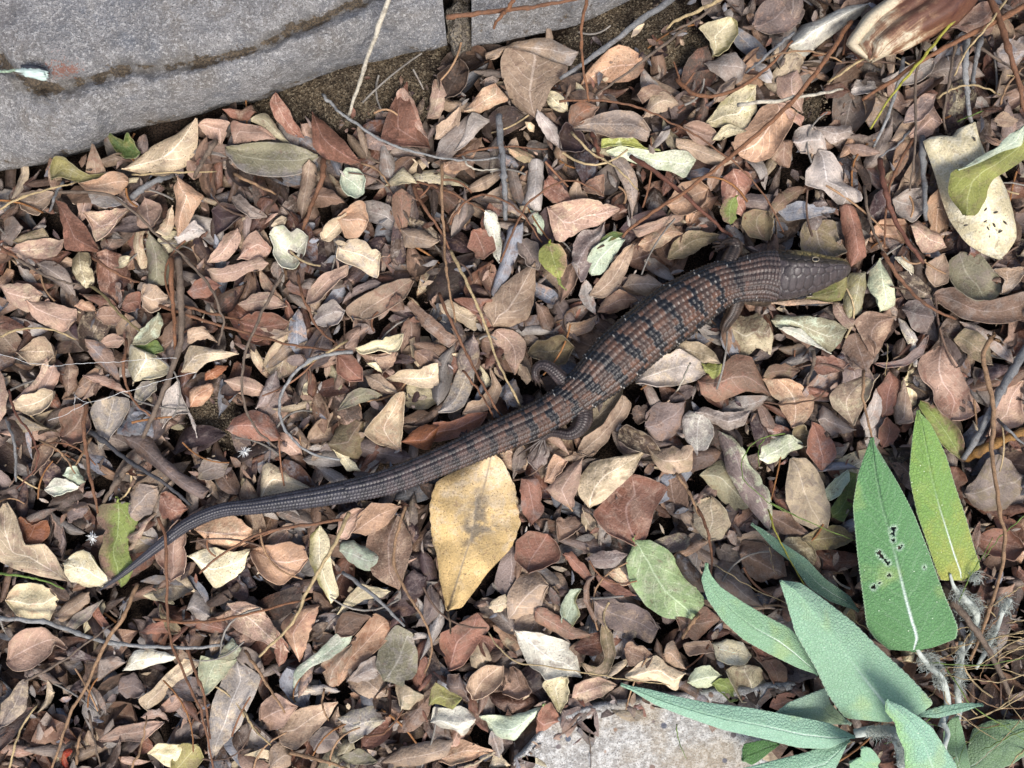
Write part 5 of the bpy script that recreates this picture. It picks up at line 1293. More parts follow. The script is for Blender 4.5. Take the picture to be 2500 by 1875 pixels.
# ---- further single leaves where the litter still shows gaps
KPOLY = [tuple(p) for p in BOT] + [tuple(p) for p in BOT2] + [(2000, -400), (-700, -400)]
def pip(p, poly):
    x, y = p; ins = False; q = poly[-1]
    for r_ in poly:
        if (r_[1] > y) != (q[1] > y) and x < (q[0] - r_[0]) * (y - r_[1]) / (q[1] - r_[1]) + r_[0]: ins = not ins
        q = r_
    return ins
SLAB = [(1330, 1800), (1430, 1745), (1880, 1675), (1960, 2300), (1300, 2300), (1290, 1880)]
def blocked(c, m=0):
    if pip(c, KPOLY) or pip((c[0], c[1] - 25), KPOLY): return True
    return pip(c, SLAB)
def bare(c, m=0): return any(math.hypot(c[0] - q[0], c[1] - q[1]) < r_ + (m if q[1] < 300 else m * .3) for q, r_ in BARE)
TONES = ['pk', 'pk', 'tn', 'tn', 'tn', 'rd', 'br', 'br', 'br', 'gb', 'gb', 'mv', 'mv', 'lt', 'gy', 'pe', 'dr', 'db', 'db', 'ob']
def rand_leaf(c, size, r_, kinds=TONES, dark=0.0):
    ang = r_.uniform(0, 2 * math.pi); ln = size * r_.uniform(.75, 1.25); form = r_.choice([0, 1, 2, 3], p=[.30, .28, .22, .20]); wd = ln * (r_.uniform(.09, .16) if form == 0 else r_.uniform(.13, .24) if form == 1 else r_.uniform(.17, .30)); d = np.array([math.cos(ang), math.sin(ang)]); nrm = np.array([-d[1], d[0]])
    cv = r_.uniform(-.12, .12) * ln; sh = r_.uniform(.35, .55)
    def side(s):
        pts = []
        for t in (.07, .2, .36, .54, .72, .88):
            prof = (t / sh) ** .62 * ((1 - t) / (1 - sh)) ** ((1 - sh) / sh * .62 + .22)
            pts.append(tuple(c + d * (t - .5) * ln + nrm * (s * wd * prof * r_.uniform(.85, 1.12) + cv * (1 - (2 * t - 1) ** 2))))
        return pts
    if form and r_.random() < .25:                     # a torn piece: blunt jagged end
        cut = r_.uniform(.45, .75)
        def side(s):
            return [tuple(c + d * (t - .5) * ln + nrm * s * wd * ((t / sh) ** .6 if t < sh else 1) * r_.uniform(.8, 1.2)) for t in (.1, .25, .42, .62, cut + .25)]
    ba = tuple(c - d * .5 * ln); ti = tuple(c + d * .5 * ln * r_.uniform(.9, 1.05))
    sp = dict(c=r_.choice(kinds), c2=r_.choice(kinds), v=r_.uniform(.5, 1.4), s=r_.uniform(0, .5))
    if form == 0: sp['a'] = r_.uniform(.7, 1.0)
    elif form == 1: sp['f'] = r_.uniform(.35, .7) * r_.choice([-1, 1]); sp['a'] = r_.uniform(-.1, .1)
    elif form == 2: sp['a'] = r_.uniform(-.9, -.35)
    else: sp['a'] = r_.uniform(-.1, .3); sp['f'] = r_.uniform(-.35, .4)
    sp['b'] = r_.uniform(-.2, .25); sp['tilt'] = (r_.uniform(-.35, .35), r_.uniform(-.6, .6)); sp['w'] = r_.uniform(.7, 1.8)
    return sp, ba, side(1), ti, side(-1)
rg = np.random.default_rng(21); tries = 0
while NLEAF < 318 and tries < 9000:
    tries += 1; c = np.array([rg.uniform(5, 2495), rg.uniform(60, 1870)])
    if blocked(c) or bare(c, 45) or near_lizard(c) < 25: continue
    if c[0] > 1900 and c[1] > 1500: continue
    sp, ba, le, ti, ri = rand_leaf(c, rg.uniform(70, 120), rg); poly = [ba, *le, ti, *ri[::-1]]; g = raster(poly)
    if g is None or not g[1].any() or COV[g[0]][g[1]].mean() > .30: continue
    z = stack(poly, .0085, .012, .0005)
    build_leaf_obj([(sp, ba, le, ti, ri, z)], pick(leaf_words(sp, poly), c), 50000 + NLEAF * 13, group='dead leaves of the litter'); NLEAF += 1
# ---- the rest of the litter: one mass nobody could count
UNDER = ['gb', 'gb', 'br', 'br', 'db', 'db', 'mv', 'mv', 'dr', 'gy', 'pk', 'tn', 'pu', 'bg', 'rd']
def build_litter():
    r_ = np.random.default_rng(5); Vs, Fs, Us, C1, C2, Pr = [], [], [], [], [], []; off = 0; n, m = 9, 6
    def add(sp, ba, le, ti, ri, z, k, nn=n, mm_=m):
        nonlocal off
        V, uv = leaf_patch(ba, le, ti, ri, z, sp.get('a', 0), sp.get('f', 0), sp.get('b', 0), nn, mm_, k, sp.get('w', 1), sp.get('tilt', (0, 0)), .7)
        kz = S * (ZC - V[:, 2]) / D; ix = np.clip(((V[:, 0] / kz + 1250) + 400) / GX, 0, 329).astype(int); iy = np.clip(((937.5 - V[:, 1] / kz) + 350) / GX, 0, 259).astype(int)
        V[:, 2] = np.where(COV[iy, ix], np.minimum(V[:, 2], HT[iy, ix] - .0034), V[:, 2]); V[:, 2] = np.where(slabm[iy, ix], np.maximum(V[:, 2], .0088), V[:, 2])
        F = gridF(nn, mm_, off); nz = np.cross(V[F[0, 1] - off] - V[F[0, 0] - off], V[F[0, 2] - off] - V[F[0, 0] - off])[2]
        if nz < 0: F = F[:, ::-1]
        Vs.append(V); Fs.append(F); Us.append(uv); off += len(V); j = r_.uniform(.5, 1.15)
        C1.append(np.tile(np.array(PAL[sp['c']][0]) * j, (len(V), 1))); C2.append(np.tile(np.array(PAL[sp['c2']][0]) * j, (len(V), 1)))
        Pr.append(np.c_[np.full(len(V), sp['v']), np.full(len(V), sp['s']), np.full(len(V), .3), np.full(len(V), r_.uniform(0, 1))])
    slabm = np.zeros(HT.shape, bool); g = raster([(1240, 1855), (1420, 1728), (1960, 1660), (2080, 2240), (1240, 2250)]); slabm[g[0]] |= g[1]
    k = 0
    for i in range(3600):
        c = np.array([r_.uniform(-380, 2880), r_.uniform(-330, 2200)])
        if blocked(c): continue
        if bare(c, 45) and r_.random() > .02: continue
        lz = near_lizard(c); z = r_.uniform(-.003, .0065 if lz > 10 else .005); size = r_.uniform(90, 150) if r_.random() < .72 else r_.uniform(30, 65)
        if not (-20 < c[0] < 2520 and -20 < c[1] < 1900): z = r_.uniform(.002, .012)
        add(*rand_leaf(c, size, r_, UNDER), z, k); k += 1
    for i in range(1500):                      # upper leaves filling the gaps between the single ones
        c = np.array([r_.uniform(-20, 2520), r_.uniform(-20, 1900)])
        if blocked(c) or bare(c, 45) or near_lizard(c) < 8: continue
        iy, ix = int((c[1] + 350) / GX), int((c[0] + 400) / GX)
        if COV[iy - 2:iy + 3, ix - 2:ix + 3].mean() > .35: continue
        add(*rand_leaf(c, r_.uniform(70, 145), r_, UNDER + ['pk', 'tn', 'lt', 'pe', 'rd', 'cr']), r_.uniform(.002, .008), 20000 + i)
    # crumbs and torn scraps on top of it
    for i in range(5000):
        c = np.array([r_.uniform(-100, 2600), r_.uniform(-60, 1950)])
        if blocked(c) or (bare(c) and r_.random() > .25): continue
        sp, ba, le, ti, ri = rand_leaf(c, r_.uniform(10, 42), r_, UNDER + ['gy', 'lt']); add(sp, ba, le, ti, ri, r_.uniform(-.002, .010), 9000 + i, 4, 3)
    # short dry needles and stalk bits
    for i in range(330):
        c = np.array([r_.uniform(-60, 2560), r_.uniform(0, 1930)])
        if blocked(c) or near_lizard(c) < 25: continue
        if COV[int((c[1] + 350) / GX), int((c[0] + 400) / GX)] and r_.random() < .65: continue
        an = r_.uniform(0, 6.28); l_ = r_.uniform(40, 190); bd = r_.uniform(-.25, .25) * l_; d_ = np.array([math.cos(an), math.sin(an)]); n_ = np.array([-d_[1], d_[0]])
        P_ = [c + d_ * l_ * (t - .5) + n_ * bd * (1 - (2 * t - 1) ** 2) for t in np.linspace(0, 1, 7)]; z = r_.uniform(.003, .0125); W_ = np.array([(*pw(p, z + .002 * q), z + .002 * q) for p, q in zip(P_, np.linspace(-1, 1, 7) * r_.uniform(-1, 1))])
        V, F, uv_ = tube(W_, np.linspace(1, .6, 7) * r_.uniform(.9, 2.1) * S, 5, .15, i, cap=False); Vs.append(V); Fs.append(F + off); off += len(V); Us.append(np.full((len(V), 2), (.5, .8)))
        cc_ = np.array(lin(str(r_.choice(['#a98766', '#8a6248', '#c4ad84', '#8b857c', '#6b5648', '#96683f'])))); C1.append(np.tile(cc_, (len(V), 1))); C2.append(np.tile(cc_ * .8, (len(V), 1))); Pr.append(np.tile((0, 0, .3, r_.random()), (len(V), 1)))
    o = mesh_obj('leaf_litter', np.vstack(Vs), np.vstack(Fs).copy(), MAT['leaf'], None, dict(Col=np.vstack(C1), Col2=np.vstack(C2), Par=np.vstack(Pr)), np.vstack(Us))
    solidify(o, .0002); o.modifiers[0].use_rim = False; tag(o, 'brown crumbled leaf litter covering the soil', 'leaf litter', kind='stuff')
build_litter()
# ---- soil grains on the bare patches and in the kerb's ledge
def build_grains():
    r_ = np.random.default_rng(9); V, F, C = [], [], []; O = np.array([(1, 0, 0), (-1, 0, 0), (0, 1, 0), (0, -1, 0), (0, 0, 1), (0, 0, -1)], float); T = [(0, 2, 4), (2, 1, 4), (1, 3, 4), (3, 0, 4), (2, 0, 5), (1, 2, 5), (3, 1, 5), (0, 3, 5)]
    def grain(p, z, s):
        b = len(V); c = pw(p, z); R_ = np.linalg.qr(r_.normal(size=(3, 3)))[0]
        for v in (O * r_.uniform(.6, 1.2, (6, 1))) @ R_.T * s: V.append((c[0] + v[0], c[1] + v[1], z + v[2] * .8))
        F.extend([tuple(b + i for i in t) for t in T])
    for (q, rad) in BARE:
        for i in range(int(rad * rad * .16)):
            a, d = r_.uniform(0, 6.28), rad * 1.35 * math.sqrt(r_.random()); p = (q[0] + d * math.cos(a), q[1] + d * math.sin(a))
            if pip(p, KPOLY): continue
            w_ = pw(p, 0); grain(p, .0035 * fbm(w_[0], w_[1], 0, 28) + .0003, S * r_.uniform(1.2, 4.2) * (2.2 if r_.random() < .03 else 1))
    o = mesh_obj('soil_grains', V, F, MAT['soil'], None, dict(sand=np.ones(len(V))), smooth=False); tag(o, 'sandy brown soil grains on the bare patches', 'soil', kind='stuff')
build_grains()
# ---------------------------------------------------------------- dry stems, sticks and straws
TC = {k: (lin(h), n) for k, h, n in [('wh', '#d8cfba', 'white'), ('st', '#cbb386', 'straw coloured'), ('tn', '#a98766', 'tan'), ('br', '#8a6248', 'brown'), ('or', '#936749', 'orange brown'), ('rd', '#7a4f3f', 'reddish brown'), ('gy', '#8b8b8a', 'grey'), ('sv', '#a5a5a2', 'silvery grey'), ('dk', '#4d4d50', 'dark grey'), ('gb', '#7d6d5e', 'grey brown'), ('yg', '#b3ae4a', 'yellow green'), ('gn', '#7f9a4c', 'green'), ('oc', '#a37a44', 'ochre')]}
TWIGS = r'''
A2 wh 6 15 upright white straw standing between the kerb and the bare soil|330,-20 240,220 150,480 62,740
A2 or 4 17 thin rust orange stem rising past the grey stick|1578,-20 1540,200 1550,400 1590,640
A2 gy 8 14 smooth grey stick leaning out of the sandy soil|2130,-10 1900,140 1700,300 1410,500
A2 gb 4 15|2203,170 2000,330 1800,480 1620,615
A2 br 6 31 stout brown stem lying along the top of the kerb stone|688,110 800,95 1000,70 1200,50 1400,15 1600,-30
A2 or 5 32 short orange stem tip resting on the kerb stone|1120,0 1060,70 1010,130 985,180
A2 gy 8.5 15 short weathered grey stick standing straight among rolled leaves|1020,730 1025,850 1040,1000 1055,1200 1065,1390
A2 sv 3.5 13|0,700 150,810 300,900 480,960 650,1000 850,1015 1030,995
A2 br 3 14|740,990 900,945 1100,930 1330,945
A2 wh 2.5 15 thin white stem bent like a shallow bowl|785,985 830,1050 920,1078 1020,1065
A2 tn 4 16|660,1030 655,1200 665,1400 675,1607 700,1800 735,1980 742,2040
A2 br 3 15|710,1420 780,1300 900,1235 1050,1270 1180,1370 1290,1540
A2 br 3 15|1030,1659 1100,1480 1180,1320 1300,1210 1450,1140 1560,1160 1680,1240
A2 br 3 14|500,1150 700,1210 900,1320 930,1340
A2 br 4 13|470,1180 560,1330 650,1470 740,1640
B2 st 4 17 long pale straw stem slanting toward the lizard's hind leg|715,-20 800,160 900,370 950,500 1000,660 1080,820 1160,965
B2 br 4 16|640,250 690,370 760,520 850,700 940,860 1030,1030
B2 br 3 15|790,740 880,850 960,980 990,1055
A3 br 3 16|-740,640 -560,632 -440,640 -240,680 -40,770 100,840 250,940 380,1040 500,1160 600,1300 680,1470
A2 rd 6 12|1610,840 1640,940 1660,1000
A3 rd 6 14|-288,990 -140,1080 0,1190 150,1320 350,1500
A3 or 5 15 orange brown stem curving like a bow over the sandy soil|0,500 100,590 200,610 320,590 450,530 600,410 740,260
A3 or 6 18 long rusty brown stem crossing the large peach leaf|1110,130 950,370 800,570 650,730 480,880 300,1030 100,1180 0,1250 -140,1340 -310,1460 -340,1500
A3 wh 5 18 short cream straw lying on the speckled cream leaf|400,660 600,640 850,605 1060,560
A3 or 7 17 thick orange brown stick slanting below the streaked sheath|2230,20 2000,150 1800,250 1600,360 1400,490 1180,632
A3 yg 4 19 yellow green grass stem slanting past the streaked sheath|1860,30 1700,200 1550,380 1400,560 1300,700 1235,812
A3 br 8 18 stout brown stem hanging beside the big pale cream leaf|1985,-20 2060,160 2130,380 2210,700
A3 sv 8 14 pale grey stick with a split end above the cream leaf|1840,250 1830,450 1850,650 1870,770
A3 gy 7 13|1930,240 1890,420 1880,560
A3 gy 8 13|1555,870 1570,1100 1582,1392
A3 gb 4 16|1580,240 1530,400 1515,600 1520,800 1500,1050 1480,1200
A3 sv 5 16 thin pale grey twig next to the yellow grass stem|1440,370 1400,550 1340,740 1250,930
A3 gb 4 14|1775,230 1740,450 1700,720 1712,850
A3 gb 4 14|1850,260 2000,350 2203,480
A3 rd 7 16 dark reddish stick pointing to the lizard's snout|1290,1008 1330,1220 1390,1400 1470,1530 1570,1665
A3 gb 4 13|1190,1180 1220,1370 1290,1540 1350,1659
A3 br 4 14|1500,880 1400,1060 1340,1250 1320,1560
A3 gy 4 14|750,210 620,310 520,400 440,460
A3 st 5 15 pale straw stem at the corner of the sandy soil|310,-20 160,60 0,130 -60,190
A3 gb 4 14|300,-10 150,110 -40,210
A3 gy 3 13|1480,830 1400,920 1280,1000
B1 or 6 16 straight orange brown stem beside the grey brown twig|1080,20 1085,200 1100,400 1110,600
B1 gb 9 15 thick grey brown twig with a knot running down to the soil|1130,30 1140,200 1150,420 1140,580 1090,730 1020,900 960,1040 905,1155
B1 gb 8 13 broken grey brown twig end below the rolled purple leaf|830,1320 740,1440 655,1565
B1 gb 4 15|1150,0 1250,110 1340,230 1410,400 1420,440 1380,570
B1 gb 4 17 long grey brown stalk hanging from the white cup leaf|1790,120 1720,250 1620,450 1550,640 1530,800 1540,930 1600,1080 1750,1230
B1 br 4 16|1880,120 1920,270 2000,450 2130,580
B1 sv 4.5 17 silver grey stem bent in a half circle|2230,620 2050,640 1900,720 1800,850 1765,950 1790,1080 1880,1200 2020,1280 2150,1305
B1 br 4 13|1010,330 1200,390 1450,470 1700,540 2000,600 2203,610
B1 br 4 13|1160,330 1350,380 1510,415
B1 gb 4 14|60,0 200,90 350,160 510,200
B1 ob 4 14|570,200 650,260 750,370 880,490
B1 br 4 13|580,20 720,110 880,180
B1 br 4 15|800,540 780,700 800,820 850,940 990,1050
B1 br 5 15|545,950 530,1100 560,1350 600,1540 612,1640
B1 tn 4 12|580,1160 480,1340
B1 dk 6 13 dark blue grey stick beneath the rolled purple leaf|530,1110 620,1160 730,1250 850,1330 1050,1460 1210,1590
B1 rd 3 15 thin reddish stem curved like a question mark|60,860 90,1000 180,1120 235,1240 220,1360 110,1480
B1 gy 4 12|40,1040 90,1200 100,1440
B1 st 3 17|2203,545 2100,610 1910,715
C1 tn 5 17 long straight straw slanting below the lizard's tail tip|868,495 780,690 640,920 560,1110 450,1310 380,1510 320,1680
C1 br 4 16 long bent brown stem passing under the lizard's tail|1000,70 1045,200 1055,400 1060,700 1090,880 1170,1080 1260,1280 1310,1450 1350,1680
C1 sv 6 14 silvery flattened reed lying across the lower litter|-10,715 150,720 320,745 450,790 600,840 800,880 1000,895 1250,895 1420,880
C1 or 4 15|970,715 1200,740 1450,710 1700,650 1970,585
C1 br 4 18|2170,85 2000,110 1800,140 1620,190 1480,260 1350,350 1265,430
C1 st 5 17 long straw stem bent over the peach folded leaf|2203,40 2130,220 2050,350 1950,530 1880,690 1780,820 1640,950
C1 tn 4 15|1550,920 1620,1020 1720,1180 1800,1310
C1 st 3 14|1545,1290 1600,1400 1710,1510
C1 tn 3 14|2050,1160 2040,1260 2080,1360
C1 tn 5 14|1830,1560 2000,1600 2190,1659
C1 br 4 15|1165,850 1220,1000 1290,1200 1330,1470
C1 gn 3 16 thin green stalk beside the big ribbed pink leaf|-10,428 150,445 290,480 405,522
C1 gb 3 15|160,1110 400,980 560,860 720,740
C1 tn 4 12|480,1640 500,1480 520,1420
C1 gb 3 12|560,1300 590,1450 640,1659
C2 tn 4 17 yellowish stem curving down from the brown pinholed leaf|430,0 370,180 350,360 420,520 520,680 590,850 580,980 545,1060
C2 gy 5 13|30,420 230,570 420,760
C2 st 2 17 hair thin straw running toward the sage|950,800 1050,930 1130,985 1300,1015 1560,1055 1800,1095 2100,1135
C2 br 3 14|160,1460 280,1440 370,1360 410,1290
C2 gb 1.6 10 thin dry fibre lying on the concrete slab|1590,1410 1598,1530 1604,1680
B3 br 5 17 brown stem slanting between the snout leaves and the saucer leaf|1310,-10 1400,130 1520,270 1650,360 1770,410
B3 tn 6 20 tall forked brown stem passing beside the sage|2000,535 1945,640 1970,780 2010,960 2000,1250 2030,1480 2052,1659 2085,1790 2060,2000 2000,2210 1930,2400 1860,2570
B3 gy 11 15 stout grey stick leaning behind the forked stem|2230,580 2060,860 1950,1080 1818,1302
B3 gy 4 14|2040,1050 2203,1210
B3 oc 14 11 thick ochre stick half buried beside the grey stick|1830,1290 2000,1210 2230,1110
B3 tn 4 16|1190,740 1185,900 1210,1040 1245,1160
B3 gb 5 15|870,620 870,700 830,820
B3 tn 4 14|0,1390 80,1510 150,1659
B3 wh 2.5 15|90,690 50,780 0,870
C3 br 4 17|140,0 190,130 225,280 225,440
C3 gb 9 22 dark brown stem standing among the woolly sage stalks|1690,520 1820,690 1960,880 2050,1050 2115,1205
C3 tn 5 12|140,690 90,760 40,840
A1 gb 7 15 thick grey brown stalk below the kerb|1365,890 1290,1010 1230,1115
A1 gy 8 10|830,1250 950,1160 1100,1110
A1 st 3 15|-10,1325 200,1230 480,1155
A1 st 2.5 14|840,1105 1000,1095 1370,1085
A1 gb 4 14|350,1210 650,1225 780,1290 880,1370 1000,1490 1200,1650
A1 tn 4 13|1480,1100 1620,1170 1750,1230
A1 br 7 15 curved brown stalk beside the long olive grey leaf|2050,1010 2030,1150 1960,1330 1915,1450
A1 sv 4 10|2040,600 2120,680 2203,760
A1 gy 4 11|400,1150 350,1240 315,1340
A1 br 4 13|0,1560 60,1600 150,1660
A3 st 3 17|2100,-20 1960,180 1840,330 1760,480
A3 st 3 16|960,520 1100,430 1290,300 1420,180
A3 tn 3 17|560,380 700,330 900,330 1060,400
A3 st 3 15|1650,620 1760,560 1900,540 2050,600
A3 tn 3 16|2050,660 2100,540 2203,420
B1 st 3 16|0,520 160,470 330,480 480,540
B1 tn 3 15|250,1180 380,1250 480,1390
C1 st 3 16|60,1659 120,1440 240,1250
C1 tn 3 15|830,1659 900,1500 930,1330
A2 st 3 16|1480,840 1600,960 1760,1060 1900,1200
A2 tn 3 15|150,1030 260,1080 330,1180
'''
TC['ob'] = (lin('#857752'), 'olive brown')
def make_stem(name, pts_px, r_px, z, col, seed, taper=.6, ns=8, sag=.004, mat='twig', wob=.10):
    P = cr(pts_px, max(14, 7 * len(pts_px))); k = len(P); t = np.linspace(0, 1, k); r_ = np.random.default_rng(seed)
    P = P + np.stack([np.convolve(r_.normal(0, 1.6, k), [.25, .5, .25], 'same'), np.convolve(r_.normal(0, 1.6, k), [.25, .5, .25], 'same')], -1)
    zz = (z - sag * (2 * t - 1) ** 4 + .0012 * np.sin(t * 9 + seed)) if np.isscalar(z) else np.interp(t, np.linspace(0, 1, len(z)), z); W = np.concatenate([np.array([pw(p, q) for p, q in zip(P, zz)]), zz[:, None]], -1)
    R = r_px * S * (1 - (1 - taper) * t) * (1 + .10 * np.sin(t * 37 + seed) * r_.uniform(.2, 1)) + 0
    for _ in range(4): R[min(k - 2, max(1, int(r_.uniform(.1, .9) * k)))] *= 1.28          # knots
    V, F, uv = tube(W, R, ns, wob, seed); c = W[k // 2].copy(); c[2] = V[:, 2].min()
    n = len(V); o = mesh_obj(name, V - c, fix_tris(F), MAT[mat], None, dict(Col=np.tile(col, (n, 1)), Par=np.tile((1, 1, 1, r_.random()), (n, 1))), uv); o.location = c
    return o
def bent(P):
    P = np.asarray(P); L = np.linalg.norm(np.diff(P, axis=0), axis=1).sum(); return np.linalg.norm(P[-1] - P[0]) < .975 * L
for i_, ln in enumerate(TWIGS.strip().splitlines()):
    head, pts = ln.split('|'); tk = head.split(' ', 4); P = px(tk[0], pts); r_px = float(tk[2]); c = P[len(P) // 2]
    lab = tk[4] if len(tk) > 4 else pick(f"{'thin' if r_px < 5 else 'stout'} {TC[tk[1]][1]} {'curved' if bent(P) else 'straight'} dry stem", c)
    nm = 'straw' if tk[1] in ('wh', 'st') else ('stick' if r_px >= 7 else 'twig')
    if 'grass stem' in lab: nm = 'grass_strand'
    zt_ = {'upright white straw': (.040, .034, .020, .006), 'thin rust orange': (.034, .032, .022, .015)}.get(' '.join(lab.split()[:3]), float(tk[3]) * .001)
    o = make_stem(nm, P, r_px, zt_, TC[tk[1]][0], i_ + 3, sag=.0 if float(tk[3]) > 28 else .004)
    add_label(o, lab, {'straw': 'straw', 'stick': 'stick', 'grass_strand': 'grass'}.get(nm, 'stem'), 'dry stems and sticks in the litter')
    if 'forked' in lab:
        for q in (((2000, 535), (2040, 550), (2075, 575)), ((2000, 540), (1985, 525), (1975, 510)), ((2003, 535), (2015, 510), (2012, 495))):
            f_ = make_stem('fork', px('B3', ' '.join('%d,%d' % a for a in q)), 4, .017, TC['tn'][0], 5, sag=0); f_.parent = o; f_.location = f_.location - o.location
# stalk of the golden leaf and of a few others, as parts of their leaves
def leaf_by(text): return next(o for o in COL.objects if o.get('label', '').startswith(text))
for lab, pts, r_, col in (('large golden yellow leaf', [(1092, 1486), (1097, 1515), (1101, 1546)], 3.2, '#6b5a48'), ('pale green oval leaf', [(1550, 1324), (1546, 1314), (1552, 1306)], 2.4, '#8fa562'), ('small bright green leaf', px('A3', '380,1245 392,1235'), 1.8, '#7f8a3a'), ('yellow green two lobed', px('C1', '745,-15 748,-45 735,-60'), 3, '#9aa85a'),
                       ('yellow green heart', px('A2', '1340,1540 1342,1520'), 2.5, '#a6b04a'), ('light peach pointed leaf', px('B3', '560,940 700,950 880,920 960,860'), 2.6, '#6b5140'), ('cream leaf with a fine midrib', px('B1', '850,800 840,835'), 2.2, '#cbb99a'), ('pale green leaf shaped like a boat', px('C2', '1295,1266 1310,1255'), 2.4, '#9ab070'), ('peach leaf with a stout', px('C2', '995,1555 880,1625 800,1650'), 4, '#d2bfa0')):
    o = leaf_by(lab); zt = o.location[2] + .003
    s_ = make_stem('stalk', [tuple(p) for p in pts], r_, zt + .001, lin(col), 4, sag=0, wob=.05); s_.parent = o; s_.location = s_.location - o.location
# ---------------------------------------------------------------- streaked leaf sheath at the top
def sheath():
    P = px('A3', '1640,-300 1390,-40 1220,90 1150,180 1095,272|'.replace('|', '')); ba = px('A3', '1800,-320')[0]
    V, uv = leaf_patch(ba, P, px('A3', '1240,378')[0], px('A3', '1990,-150 1900,20 1800,120 1650,200 1480,290 1370,337'), .019, .55, 0, 0, 40, 22, 5, .5, (0, 0), .8, 0)
    V[:, 2] += .0008 * np.sin(uv[:, 1] * 26) + .0015 * np.sin(uv[:, 1] * 9 + uv[:, 0] * 3)
    o = mesh_obj('dried_sheath', V - V.mean(0), gridF(40, 22), MAT['streak'], None, None, uv); o.location = V.mean(0)
    solidify(o, .0009); tag(o, 'large dried sheath streaked cream and dark brown, curled at its edge', 'leaf sheath')
sheath()
# ---------------------------------------------------------------- husks on the big cream leaf
big = leaf_by('big pale cream leaf'); dg_ = bpy.context.evaluated_depsgraph_get(); bpy.context.view_layer.update()
hr = np.random.default_rng(2)
for p in px('A3', '1960,1325 2025,1345 1835,1385 1835,1425 1900,1395 1960,1400 2015,1425 1920,1440 1975,1445 2055,1465 1985,1495 2085,1410 1945,890 1890,880'):
    w_ = pw(p, .022); z = None
    loc = big.matrix_world.inverted() @ Vector((w_[0], w_[1], .2)); ok, hit, nrm, _ = big.ray_cast(loc, Vector((0, 0, -1)))
    z = (big.matrix_world @ hit).z if ok else .02; w_ = pw(p, z)
    V, F = lump_mesh(p, z + .0002, 6 * S, 2.4 * S, .0004, hr.uniform(0, 9), .25, 8, 5, rot=hr.uniform(0, 3)); c = V.mean(0)
    o = mesh_obj('husk', V - c, F, MAT['seed']); o.location = c; add_label(o, 'tiny dark seed husk lying on the big pale cream leaf', 'husk', 'husks on the cream leaf')
# ---------------------------------------------------------------- sage plant
SAGE = r'''
5b8e54/508246 30 f=.10 a=.05 r=1 u=.2 H|1510,925|1370,925 1270,845 1215,760 1180,500 1150,250 1122,0 1150,-200|1225,-440|1640,908 1790,850 1802,770 1720,570 1620,300 1510,60 1400,-140 1300,-310
7a9f4c/a4a74c 24 f=.10 r=1 u=.12 B|1830,482|1700,480 1640,350 1530,60 1475,-200 1490,-430|1515,-610|1945,400 1900,260 1840,60 1780,-110 1710,-310 1600,-520
88b490/7aa67c 42 f=.32 r=.5 u=.55|1380,1402|1120,1385 1060,1320 990,1220 910,1060 860,980 750,800 690,620|625,450|1560,1372 1672,1280 1520,1110 1400,1000 1270,880 1130,740 950,600 780,480
80aa84/6e9968 34 f=.25 r=1 u=.45|940,1105|800,1052 600,950 430,850 290,720 190,580 145,450|172,338|910,1020 830,890 740,790 560,690 400,590 270,500 205,420
8db89c/7ba987 38 f=.34 r=.8 u=.55|1180,1502|1000,1577 800,1562 560,1490 300,1420 50,1320 -150,1230|-365,1093|1000,1410 760,1350 500,1290 200,1240 0,1190 -180,1135
8aa894/7d9c7a 26 f=.12 r=.3 u=.55|1150,1425|900,1392 700,1335|600,1282|1000,1270 950,1160 700,1218
4f7f3c/47763a 15 f=.1 r=.2 u=.05|690,1545|560,1602 470,1622|398,1570|560,1490 420,1488
86b294/76a67e 33 f=.3 r=.5 u=.55|1140,1520|1000,1740 600,1760 400,1680|340,1632|1000,1530 850,1570 640,1600 480,1620
86b797/8fbf70 52 f=.36 r=.4 u=.6 L|1660,1850|1500,1760 1470,1640 1460,1560 1400,1450 1370,1360 1300,1280|1283,1186|1830,1700 1740,1560 1680,1480 1620,1400 1520,1320 1400,1240
7fa98f/74a083 36 f=.2 r=.3 u=.55|1585,1372|1680,1362 1800,1292|1892,1223|1600,1330 1700,1270 1800,1230
5f8468/4f7a58 18 f=.3 r=.7 u=.4|1200,695|1000,620 850,520 720,350 600,260|450,96|1130,590 960,470 820,330 650,218 520,128
64875a/5a8050 18 f=.12 r=.4 u=.3|1790,1720|1700,1560 1680,1420 1700,1330|1740,1300|1900,1700 1850,1560 1790,1400
5b7852/64824e 14 f=.12 r=.4 u=.35|1850,1720|1880,1540 1900,1420 2000,1350|2260,1320|2000,1720 2150,1640 2260,1520
80b08c/8cbf6a 44 f=.2 r=.3 u=.55|1290,1790|1140,1700 1080,1640|1065,1580|1310,1690 1270,1600 1180,1560
86b590/79ad7a 46 f=.25 r=.3 u=.45|1300,1720|1200,1640 1150,1560|1140,1490|1320,1640 1260,1560 1210,1510
82ae94/76a386 36 f=.18 r=.6 u=.8|1500,1900|1250,2010 1000,2080|700,2100|1250,1880 1000,1920
82ae94/76a386 40 f=.18 r=.6 u=.8|1700,1900|1900,1980 2200,2010|2500,1940|1880,1850 2200,1830
'''
